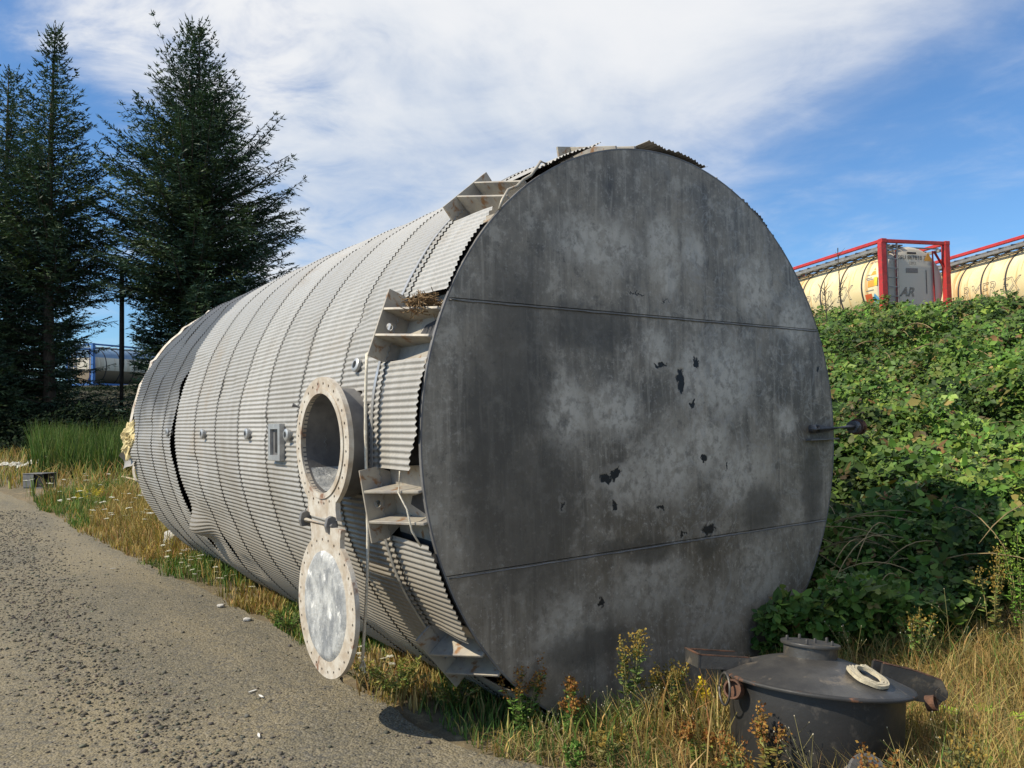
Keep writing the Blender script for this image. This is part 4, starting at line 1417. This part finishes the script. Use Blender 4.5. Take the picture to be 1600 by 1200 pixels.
# ---- grasses
DRY = [(.38, .27, .095), (.44, .325, .125), (.29, .205, .07), (.25, .215, .07), (.33, .185, .07)]
GRN = [(.10, .17, .035), (.14, .20, .05), (.07, .13, .03)]

def grass_stuff(name, label, x, y, h, wd, cols, wts, lean=(.1, .6), z=None):
    n = len(x)
    p_ = np.stack([x, y, (terrain(x, y) if z is None else z) - .01], 1)
    c = palette(n, cols, wts, .2)
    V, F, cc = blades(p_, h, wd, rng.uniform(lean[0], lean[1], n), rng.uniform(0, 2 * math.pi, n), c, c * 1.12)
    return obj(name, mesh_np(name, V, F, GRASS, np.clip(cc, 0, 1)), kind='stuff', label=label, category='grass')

def off_road(x, y, ragged=.25, soft=.0):
    e = edge_x(y) + ragged * (vnoise(x * 2.2 + y, y * 2.2 - x, 61) - .5) + .25 * (vnoise(x * .8, y * .8, 62) - .5)
    return x - e > soft

def in_tank(x, y, m=0.0):
    s, q = sq(x, y)
    return (s > -.05) & (s < 6.2) & (np.abs(q) < 1.0 + m)

# verge between road and tank
n = 130000
s_ = np.concatenate([rng.uniform(-.9, 3.5, n // 2), rng.uniform(3.0, 14, n // 2)])
q_ = -rng.uniform(.15, 4.2, n)
xx = C2[0] + s_ * A2[0] + q_ * H2[0]; yy = C2[1] + s_ * A2[1] + q_ * H2[1]
cover = vnoise(xx * 1.6, yy * 1.6, 63)
k = off_road(xx, yy, .3, .02) & (np.hypot((xx + 9.75) / .75, (yy - 16.3) / 1.1) > 1) & ~((np.abs(q_) < .75) & (s_ > 0) & (s_ < 6.2)) & (rng.random(n) < .25 + 1.1 * cover)
xx, yy, s_, q_ = xx[k], yy[k], s_[k], q_[k]
n = len(xx)
edge = np.clip((xx - edge_x(yy)) / .6, .15, 1)
h = rng.uniform(.06, .30, n) * (.35 + .65 * edge) * (.6 + .9 * vnoise(xx * 1.2, yy * 1.2, 64)) * np.where(s_ > 4, 1.25, .9)
gmask = vnoise(xx * .9 + 7, yy * .9, 65) > .52
a_ = gmask
grass_stuff('verge_grass', 'dry straw coloured grass along the verge between road and tank', xx[~a_], yy[~a_], h[~a_], rng.uniform(.003, .007, (~a_).sum()) * (1 + yy[~a_] / 9), DRY, None)
grass_stuff('verge_grass', 'greener low grass patches along the verge under the tank flank', xx[a_], yy[a_], h[a_] * .9, rng.uniform(.003, .007, a_.sum()) * (1 + yy[a_] / 9), GRN + DRY[:2], [.3, .25, .2, .15, .10])

# foreground dry grass round the vessel and before the tank end
n = 62000
xx = rng.uniform(-.1, 4.2, n); yy = rng.uniform(2.55, 5.6, n)
s_, q_ = sq(xx, yy)
k = off_road(xx, yy, .3, .03) & (s_ < -.03) & (np.hypot(xx - 1.17, yy - 3.2) > .33) & ~(bramble_zone(xx, yy) & (rng.random(n) < .8)) & (rng.random(n) < .35 + .9 * vnoise(xx * 2.3, yy * 2.3, 66))
xx, yy = xx[k], yy[k]
n = len(xx)
edge = np.clip((xx - edge_x(yy)) / .7, .2, 1)
h = rng.uniform(.05, .22, n) * edge * (.55 + .9 * vnoise(xx * 1.7, yy * 1.7, 67)) * np.where(xx > 1.7, 1.15, 1.0)* np.where(yy < 2.95, 1.7, 1)
grass_stuff('dry_grass', 'long dry golden grass growing round the black pot', xx, yy, h, rng.uniform(.002, .005, n), DRY + GRN[:2], [.22, .22, .17, .12, .13, .07, .07], (.15, 1.0))

n = 26000
xx = rng.uniform(-.1, 4.0, n); yy = rng.uniform(2.55, 5.2, n)
s_, q_ = sq(xx, yy)
k = off_road(xx, yy, .3, .0) & (s_ < -.03) & (np.hypot(xx - 1.17, yy - 3.2) > .33)
xx, yy = xx[k], yy[k]; n = len(xx)
grass_stuff('dead_grass', 'matted dead grass stems bent flat over the soil round the black pot', xx, yy, rng.uniform(.06, .16, n), rng.uniform(.002, .005, n), [(.34, .25, .11), (.26, .18, .08), (.42, .33, .17), (.18, .13, .06)], None, (1.2, 2.3))

# tall green broom and grass beyond the far end
n = 15000
xx = rng.uniform(-15.5, -5.6, n); yy = rng.uniform(18.5, 25.5, n)
k = (vnoise(xx * .5, yy * .5, 68) > .30) & (xx / yy > -.60)
xx, yy = xx[k], yy[k]; n = len(xx)
h = rng.uniform(.75, 1.5, n) * (.65 + .5 * vnoise(xx * .7, yy * .7, 69))
grass_stuff('tall_grass', 'tall deep green broom stems beyond the far end of the tank', xx, yy, h, rng.uniform(.014, .03, n), [(.065, .115, .025), (.09, .14, .03), (.13, .15, .045), (.045, .085, .02)], None, (.05, .35))
n = 26000
xx = rng.uniform(-26, -6, n); yy = rng.uniform(13.5, 29, n)
k = off_road(xx, yy, 1.0, .1) & (np.hypot((xx + 9.75) / .75, (yy - 16.3) / 1.1) > 1)
xx, yy = xx[k], yy[k]; n = len(xx)
h = rng.uniform(.15, .55, n) * (.4 + 1.0 * vnoise(xx * .4, yy * .4, 70))
grass_stuff('meadow_grass', 'dry yellow meadow grass between the road end and the firs', xx, yy, h, rng.uniform(.012, .028, n), DRY + GRN, [.2, .2, .14, .12, .1, .09, .08, .07], (.1, .7))

# ---- gravel: loose stones lying on the road
def stone_template():
    bm = bmesh.new(); bmesh.ops.create_icosphere(bm, subdivisions=1, radius=1)
    me = bpy.data.meshes.new('t'); bm.to_mesh(me); bm.free()
    V = np.array([v.co[:] for v in me.vertices]); F = np.array([tuple(p_.vertices) for p_ in me.polygons])
    bpy.data.meshes.remove(me)
    return V, F
SV, SF = stone_template()
n = 13000
STRIP = np.array([(-.75, 2.9), (-1.21, 3.43), (-1.85, 4.05), (-2.5, 4.81), (-3.65, 6.34), (-4.83, 8.05), (-6.4, 10.38), (-9, 14)])
u = rng.uniform(0, 1, n) ** 1.5
yy = 2.9 + u * 10.5
base_x = np.interp(yy, STRIP[:, 1], STRIP[:, 0])
near_strip = rng.random(n) < .5
xx = np.where(near_strip, base_x + rng.normal(0, .22, n) * (1 + .05 * yy) - .12, edge_x(yy) - rng.uniform(0, 1, n) * (1.6 + yy * .75))
k = (xx < edge_x(yy) - .02)
xx, yy = xx[k], yy[k]; near_strip = near_strip[k]; n = len(xx)
sz = np.exp(rng.normal(math.log(.0046), .42, n)) * np.where(near_strip, 1.2, .85) * (1 + .03 * yy)
sz = np.clip(sz, .002, .017)
th_ = rng.uniform(0, 6.28, n)
T = SV[None] * (1 + rng.normal(0, .16, (n, len(SV), 1))) * np.stack([rng.uniform(.8, 1.3, n), rng.uniform(.7, 1.1, n), rng.uniform(.45, .8, n)], 1)[:, None, :]
ca, sa = np.cos(th_)[:, None], np.sin(th_)[:, None]
T = np.stack([T[..., 0] * ca - T[..., 1] * sa, T[..., 0] * sa + T[..., 1] * ca, T[..., 2]], -1) * sz[:, None, None]
T += np.stack([xx, yy, road_z(xx, yy) + sz * .25], 1)[:, None, :]
F = (SF[None] + (np.arange(n) * len(SV))[:, None, None]).reshape(-1, 3)
c = np.repeat(palette(n, [(.095, .088, .072), (.13, .117, .09), (.07, .067, .058), (.18, .158, .118)], [.36, .34, .2, .1], .18), len(SV), 0)
STONE = leafmat('stone', .9, 0, .2)
obj('loose_gravel', mesh_np('loose_gravel', T.reshape(-1, 3), F, STONE, c), kind='stuff', label='loose grey gravel scattered in strips along the road', category='gravel')

# ------------------------------------------------------------------ countable plants
STEM_C = [(.20, .17, .06), (.16, .18, .05)]

def weed(label, x, y, h, nst, spread, leafc, flowc, seed, name='weed_plant', group='flowering weeds at the tank end', leafn=32, flown=62):
    r_ = np.random.default_rng(seed)
    t = thing(name, label, 'plant', (x, y, gz(x, y) - .01), group=group)
    st, lp, ld, lw, ll, lc = [], [], [], [], [], []
    fp, fd, fw_, fl_, fc = [], [], [], [], []
    for i in range(nst):
        az = r_.uniform(0, 6.28); out_ = spread * math.sqrt(r_.random())
        hh = h * r_.uniform(.65, 1.05)
        p0 = np.array([math.cos(az) * .02, math.sin(az) * .02, 0]); p2 = np.array([math.cos(az) * out_, math.sin(az) * out_, hh])
        p1 = (p0 + p2) / 2 + np.array([0, 0, .08 * hh]) - np.array([math.cos(az), math.sin(az), 0]) * out_ * .15
        st.append(tube_vf([tuple(p0), tuple(p1), tuple(p2)], [.0028, .0022, .0012], 5, False))
        for k in range(leafn):
            u = r_.uniform(.12, .86)
            q = p0 * (1 - u) ** 2 + 2 * p1 * u * (1 - u) + p2 * u * u
            a2 = r_.uniform(0, 6.28)
            d = unit(np.array([math.cos(a2), math.sin(a2), r_.uniform(.1, .9)]))
            lp.append(q); ld.append(d); lw.append(unit(np.cross(d, np.array([0, 0, 1.0]) + r_.normal(0, .4, 3)))); ll.append(r_.uniform(.018, .038) * (h / .3) ** .4)
            lc.append(np.array(leafc[r_.integers(len(leafc))]) * r_.uniform(.7, 1.35))
        for k in range(flown):
            u = r_.uniform(.78, 1.04)
            q = p0 * (1 - u) ** 2 + 2 * p1 * u * (1 - u) + p2 * u * u + r_.normal(0, .010 * (h / .3), 3)
            d = unit(r_.normal(0, 1, 3) + np.array([0, 0, .6]))
            fp.append(q); fd.append(d); fw_.append(unit(np.cross(d, r_.normal(0, 1, 3)))); fl_.append(r_.uniform(.008, .016)); fc.append(np.array(flowc[r_.integers(len(flowc))]) * r_.uniform(.7, 1.3))
    obj('stems', mesh('stems', *join_vf(st), CANE), t, kind='stuff')
    A = lambda z_: np.array(z_)
    V, F, c = hexleaf(A(lp), A(ld), A(lw), A(ll), A(ll) * .38, np.clip(A(lc), 0, 1))
    obj('leaves', mesh_np('leaves', V, F, LEAF, c), t, kind='stuff')
    V, F, c = kites(A(fp), A(fd), A(fw_), A(fl_), A(fl_) * .8, np.clip(A(fc), 0, 1), .1)
    obj('flowers', mesh_np('flowers', V, F, PETAL, c), t, kind='stuff')
    return t

CANE = simple('weed_stem', (.24, .20, .08), (.16, .16, .06), 9, .9)
LG = [(.10, .19, .035), (.14, .24, .05), (.07, .14, .03)]
RUST = [(.27, .125, .035), (.21, .085, .03), (.32, .19, .05)]
OCH = [(.30, .21, .05), (.26, .17, .04), (.22, .19, .06)]
weed('rust topped leafy weed at the lower corner where flank meets end', .03, 3.66, .36, 12, .10, LG, RUST, 1)
weed('short rust topped weed just right of the tallest rusty weed', .23, 3.58, .28, 9, .08, LG, RUST, 2)
weed('tall slender ochre topped weed rising before the dark end plate', .50, 3.62, .45, 8, .07, [(.13, .18, .05), (.10, .15, .04)], OCH, 3)
weed('wide bushy ochre topped weed between the slender weed and the black pot', .67, 3.64, .29, 16, .13, [(.13, .18, .05), (.10, .15, .04)], OCH, 4)
weed('small weed with bright yellow flowers beside the black pot', .83, 3.66, .20, 5, .05, LG, [(.75, .55, .04), (.8, .62, .05)], 5)
weed('rusty seeded weed leaning over the rim of the black pot', .93, 2.98, .34, 7, .08, [(.20, .20, .05), (.22, .15, .05)], RUST, 6)
weed('low rusty weed sprawling between grass stalks beside the pot', .72, 3.22, .19, 9, .10, [(.18, .22, .05), (.12, .2, .04)], RUST, 7)
weed('low green sprig growing in front of the short rusty weed', .22, 3.30, .10, 7, .06, LG, LG, 8)
weed('orange seeded dock rising above the shaded brambles', 2.72, 4.62, .62, 6, .10, [(.16, .22, .05), (.2, .16, .05)], OCH, 9)
weed('leafy bright green shoot at the sunny end of the brambles', 2.95, 4.75, .62, 9, .20, [(.16, .30, .04), (.12, .24, .04)], [(.2, .3, .05)], 10)
weed('mound of small leaved green weed under the low flank of the tank', -.62, 4.20, .20, 22, .22, [(.13, .19, .04), (.09, .14, .03), (.2, .2, .05)], [(.25, .24, .06)], 12, flown=14)
weed('second mound of small leaved weed nearer the manhole cover shadow', -.30, 3.98, .17, 20, .20, [(.14, .20, .04), (.10, .15, .03), (.18, .12, .05)], [(.25, .22, .06)], 13, flown=14)
weed('dark leaved sprawling weed at the road edge below the flank', -.80, 4.36, .13, 14, .15, [(.07, .09, .03), (.10, .08, .04)], [(.12, .10, .04)], 14, flown=8)
weed('green ferny weed below the manhole cover at the verge', -1.55, 5.55, .20, 18, .24, [(.09, .17, .035), (.13, .2, .05)], [(.25, .24, .06)], 15, flown=10)
weed('yellow flowered weed clump at the bend of the road edge', -7.0, 13.2, .35, 14, .28, [(.16, .24, .05)], [(.75, .58, .04), (.7, .5, .05)], 16, leafn=20, flown=40)

for i, (x, y, hh, nn, lab, lc, fc) in enumerate((
        (2.15, 4.35, .34, 12, 'bushy green weed between the straw and the shaded brambles', LG, OCH),
        (2.62, 4.05, .30, 12, 'yellow green weed in the straw right of the black pot', [(.2, .26, .04), (.15, .22, .04)], OCH),
        (1.95, 3.02, .22, 10, 'brown and green weed beside the rusty arm pin of the pot', [(.16, .17, .05), (.12, .15, .04)], RUST),
        (1.48, 2.74, .30, 9, 'straggling weed in front of the pot on its rusty arm side', [(.15, .16, .05), (.10, .14, .04)], OCH),
        (1.18, 2.72, .27, 8, 'thin brownish weed before the outlet flange of the pot', [(.17, .14, .05), (.12, .14, .04)], RUST),
        (.80, 2.92, .25, 9, 'dry orange weed before the left side of the pot', [(.18, .2, .05), (.14, .17, .04)], RUST),
        (.35, 3.30, .17, 8, 'low straw coloured weed in front of the ochre weeds', [(.22, .2, .07), (.16, .17, .05)], OCH),
        (2.9, 4.3, .5, 12, 'tall leafy weed at the sunlit foot of the bank', [(.13, .22, .04), (.1, .18, .035)], OCH))):
    weed(lab, x, y, hh, nn, .10, lc, fc, 90 + i, flown=30)

# lime green young bramble shoots by the pot
def sprout(label, x, y, size_, seed):
    r_ = np.random.default_rng(seed)
    t = thing('bramble_shoot', label, 'plant', (x, y, gz(x, y)), group='lime bramble shoots right of the pot')
    st, P_, D_, W_, Ln_, C_ = [], [], [], [], [], []
    az0 = r_.uniform(0, 6.28)
    for i in range(5):
        az = az0 + i * 1.25 + r_.normal(0, .2); ln = size_ * r_.uniform(.7, 1.2)
        pts = [(math.cos(az) * ln * u, math.sin(az) * ln * u, .6 * ln * u * (1.7 - u)) for u in (0, .35, .7, 1)]
        st.append(tube_vf(pts, .0025, 4, False))
        for u in (2, 3):
            for a in (-.9, 0, .9):
                d = np.array([math.cos(az + a), math.sin(az + a), -.1])
                P_.append(pts[u]); D_.append(unit(d)); W_.append(unit(np.cross([0, 0, 1.0], d) + r_.normal(0, .2, 3))); Ln_.append(r_.uniform(.05, .075)); C_.append(np.array([.26, .40, .03]) * r_.uniform(.7, 1.2))
    obj('stems', mesh('stems', *join_vf(st), CANE), t, kind='stuff')
    A = np.array
    V, F, c = hexleaf(A(P_), A(D_), A(W_), A(Ln_), A(Ln_) * .72, A(C_))
    obj('leaves', mesh_np('leaves', V, F, LEAF, c), t, kind='stuff')
for i, (x, y, s0, lab) in enumerate(((1.83, 3.30, .13, 'lime green bramble shoot nearest the rusty arm of the pot'), (2.05, 3.55, .16, 'wide lime green bramble shoot standing clear in the straw'), (1.72, 3.02, .10, 'small lime green shoot low beside the pot wall'), (2.25, 3.28, .11, 'lime green shoot at the outer edge of the straw patch'))):
    sprout(lab, x, y, s0, 60 + i)

# wild carrot: one plant built, the rest copied
def carrot_parts(hh, seed):
    r_ = np.random.default_rng(seed)
    st = [tube_vf([(0, 0, 0), (.01, 0, hh * .5), (.0, .01, hh)], [.003, .0025, .002], 4, False)]
    P_, D_, W_, L_, C_ = [], [], [], [], []
    for k in range(12):
        az = 2 * math.pi * k / 12
        st.append(tube_vf([(0, .01, hh), (math.cos(az) * .025, .01 + math.sin(az) * .025, hh + .018)], .001, 3, False))
    for k in range(46):
        a, rr = r_.uniform(0, 6.28), .034 * math.sqrt(r_.random())
        P_.append((math.cos(a) * rr, .01 + math.sin(a) * rr, hh + .02 - 4 * rr * rr)); b = r_.uniform(0, 6.28)
        d = unit(np.array([math.cos(b), math.sin(b), .15])); D_.append(d); W_.append(unit(np.cross([0, 0, 1.0], d))); L_.append(r_.uniform(.010, .017)); C_.append(np.array([.72, .70, .60]) * r_.uniform(.8, 1.1))
    A = np.array
    V, F, c = kites(A(P_), A(D_), A(W_), A(L_), A(L_), A(C_))
    return mesh('stem', *join_vf(st), CANE), mesh_np('flower_head', V, F, PETAL, c)
CP = [carrot_parts(h_, 200 + i) for i, h_ in enumerate((.22, .30, .38, .17))]
def carrot(x, y, lab, grp, sc=1.0):
    k = random.randrange(4)
    t = thing('wild_carrot', lab, 'flower', (x, y, gz(x, y) - .01), (random.uniform(-.2, .2), random.uniform(-.2, .2), random.uniform(0, 6.28)), grp)
    t.scale = (sc,) * 3
    obj('stem', CP[k][0], t); obj('flower_head', CP[k][1], t)
cnt = 0
while cnt < 110:
    x = random.uniform(-9.4, -4.2); y = random.uniform(9.8, 16.5)
    if x - float(edge_x(y)) > .1 and x - float(edge_x(y)) < 3.2 and x / y > -.62 and not bool(in_tank(np.array([x]), np.array([y]), .3)[0]):
        carrot(x, y, 'white wild carrot flower in the verge beyond the far end of the tank', 'white flowers in the far verge', random.uniform(.75, 1.2)); cnt += 1
cnt = 0
while cnt < 34:
    s0 = random.uniform(.9, 5.6); q0 = random.uniform(-1.75, -1.15)
    x, y = C2[0] + s0 * A2[0] + q0 * H2[0], C2[1] + s0 * A2[1] + q0 * H2[1]
    if x - float(edge_x(y)) > .08:
        carrot(x, y, 'white wild carrot flower close under the corrugated flank', 'white flowers under the tank flank', random.uniform(.45, .75)); cnt += 1

# thin dry stalks with seed heads before the end plate
def stalk(label, x, y, hh, seed):
    r_ = np.random.default_rng(seed)
    t = thing('dry_stalk', label, 'plant', (x, y, gz(x, y) - .01), group='thin dry stalks before the end plate')
    st, hd = [], []
    for i in range(4):
        az = r_.uniform(0, 6.28); sp2 = r_.uniform(.05, .16); h2 = hh * r_.uniform(.6, 1)
        tip = (math.cos(az) * sp2, math.sin(az) * sp2, h2)
        st.append(tube_vf([(0, 0, 0), (tip[0] * .3, tip[1] * .3, h2 * .55), tip], [.0016, .0013, .0007], 4, False))
        v, f = lathe_vf([(.0001, -.003), (.0022, -.001), (.0025, .001), (.0001, .004)], 6, tip)
        hd.append((v, f))
        for b in range(3):
            u = r_.uniform(.5, .9); e = (tip[0] * u + r_.normal(0, .03), tip[1] * u + r_.normal(0, .03), h2 * u + .05)
            st.append(tube_vf([(tip[0] * u * .8, tip[1] * u * .8, h2 * u), e], .0008, 3, False)); hd.append(lathe_vf([(.0001, -.003), (.002, 0), (.0001, .003)], 6, e))
    obj('stems', mesh('stems', *join_vf(st), CANE), t, kind='stuff')
    obj('seed_heads', mesh('seed_heads', *join_vf(hd), SEED, True), t)
SEED = simple('seed_fluff', (.48, .42, .30), (.38, .32, .22), 30, .95)
for i, (x, y, hh) in enumerate(((.36, 3.60, .30), (.42, 3.45, .24), (.58, 3.48, .28), (.80, 3.30, .26), (1.02, 2.86, .42), (1.34, 2.80, .34), (.10, 3.52, .16), (1.55, 2.92, .32), (1.9, 3.9, .45), (2.2, 4.1, .5), (1.75, 4.2, .4), (2.5, 4.0, .45))):
    stalk('thin dry stalk with pale seed heads standing in the foreground grass', x, y, hh, 300 + i)

# ------------------------------------------------------------------ odds and ends on the ground
def lump(name, label, cat, loc, size_, mat_, seed, group=None, sub=3, rough=.5):
    bm = bmesh.new(); bmesh.ops.create_icosphere(bm, subdivisions=sub, radius=1)
    for vt in bm.verts:
        p_ = vt.co
        m_ = max(abs(p_.x), abs(p_.y), abs(p_.z))
        p2 = p_.lerp(p_ / m_, .55)
        k_ = 1 + rough * (float(vnoise(p_.x * 2.2 + seed, p_.y * 2.2 + p_.z * 1.7, seed)) - .5) + .12 * (float(vnoise(p_.x * 7 + seed, p_.z * 7 + p_.y * 5, seed + 1)) - .5)
        vt.co = Vector((p2.x * size_[0] * k_, p2.y * size_[1] * k_, p2.z * size_[2] * k_))
    me = bpy.data.meshes.new(name); bm.to_mesh(me); bm.free()
    me.materials.append(mat_)
    auto_smooth(me, 32)
    pr = dict(label=label, category=cat)
    if group: pr['group'] = group
    return obj(name, me, None, loc, **pr)

ROCK = simple('pale_rock', (.52, .50, .46), (.33, .31, .28), 7, .9, 0, .8, c3=(.6, .58, .54), s3=16)
lump('chock_rock', 'large pale rock chocking the far end of the tank', 'rock', (-3.86, 9.22, .06), (.15, .13, .16), ROCK, 3)
lump('chock_rock', 'flat pale rock lying beside the larger chock rock', 'rock', (-3.52, 8.90, .0), (.14, .10, .055), ROCK, 5)
for i, (x, y, s0, lab) in enumerate(((-1.93, 5.80, .022, 'small white stone at the edge of the weeds on the road'), (-3.30, 8.02, .02, 'tiny white stone on the bare road near the straw'), (-2.28, 6.24, .024, 'pale clod lying where the verge weeds begin'))):
    lump('stone', lab, 'stone', (x, y, .015), (s0 * 1.3, s0, s0 * .6), ROCK, 20 + i, None, 2)
# scraps
SCRAP = simple('white_scrap', (.75, .74, .70), (.6, .58, .53), 20, .8, 0, .2)
for i, (x, y, lab) in enumerate(((-3.98, 7.97, 'thin white scrap of litter lying on the bare road'), (-1.40, 4.29, 'thin white splinter on the gravel below the hanging cover'), (-1.33, 4.21, 'second white splinter beside the first on the gravel'), (-1.18, 3.70, 'tiny white scrap on the road near the coarse gravel'))):
    v, f = prism([(-.05, -.006), (.02, -.010), (.055, .003), (.01, .010), (-.04, .006)], 0, .005, lambda p, q, t_: (p, q, t_ + .012 * p * p * 20))
    o2 = obj('litter_scrap', fix_normals(mesh('litter_scrap', v, f, SCRAP)), None, (x, y, float(road_z(x, y)) + .006), label=lab, category='litter')
    o2.rotation_euler = (0, .05, random.uniform(0, 3)); o2.scale = (.6, .6, .6)
# grey box in the far verge
bx_ = thing('equipment_box', 'dark grey open sided metal box lying in the far verge', 'box', (-9.9, 16.8, gz(-9.9, 16.8)), (0, 0, R(-12)))
GB = simple('grey_box_paint', (.16, .155, .15), (.11, .11, .11), 9, .55, .2, .15)
box('front_panel', (-.26, .0, -.20, -.188, .02, .29), GB, bx_, .002)
box('top_panel', (-.27, .22, -.21, .20, .292, .304), GB, bx_, .003)
box('back_panel', (-.26, .21, .18, .192, .02, .29), GB, bx_, .002)
box('side_panel', (-.26, -.248, -.186, .178, .02, .29), GB, bx_, .002)
box('side_recess', (.002, .20, -.16, -.15, .02, .29), DARKM, bx_)
box('base_panel', (-.26, .21, -.186, .178, .0, .018), GB, bx_)
# crumpled plastic sheeting
SHEETM = simple('grimy_sheeting', (.50, .49, .44), (.28, .26, .2), 9, .6, 0, .3)
def sheet(label, x, y, w, d, seed, mat_, hh=.14):
    n = 30
    V, F = [], []
    for j in range(n):
        for i in range(n):
            u_, v_ = i / (n - 1) - .5, j / (n - 1) - .5
            e = max(0, 1 - (abs(u_ * 2) ** 4 + abs(v_ * 2) ** 4) * .5)
            zz = hh * (.25 + float(vnoise(u_ * 7 + seed, v_ * 6, seed)) * 1.0 + .5 * float(vnoise(u_ * 19, v_ * 15 + seed, seed + 1))) * e
            V.append((u_ * w * (1 + .3 * float(vnoise(v_ * 5, 1, seed))), v_ * d, zz))
    F = [(j * n + i, j * n + i + 1, (j + 1) * n + i + 1, (j + 1) * n + i) for j in range(n - 1) for i in range(n - 1)]
    me = mesh('plastic_sheet', V, F, mat_, True)
    o2 = obj('plastic_sheet', me, None, (x, y, gz(x, y) + .12), label=label, category='sheeting')
    return o2
sheet('crumpled white plastic sheeting heaped behind the grey box', -11.6, 20.3, 1.3, .6, 4, SHEETM, .2)
sheet('smaller scrap of white sheeting beside the heaped sheeting', -10.2, 19.9, .7, .35, 9, SHEETM, .14)
sheet('flat pale scrap of sheeting outermost in the far verge', -12.9, 20.6, .6, .35, 14, SHEETM, .1)
obj('loose_board', mesh('loose_board', *tube_vf([(-8.1, 16.6, gz(-8.1, 16.6) + .22), (-7.45, 16.2, gz(-7.4, 16.2) + .14)], .025, 4), simple('pale_timber', (.5, .42, .28), (.4, .32, .2), 12, .9)), label='thin pale timber batten lying in the white flowers', category='board')
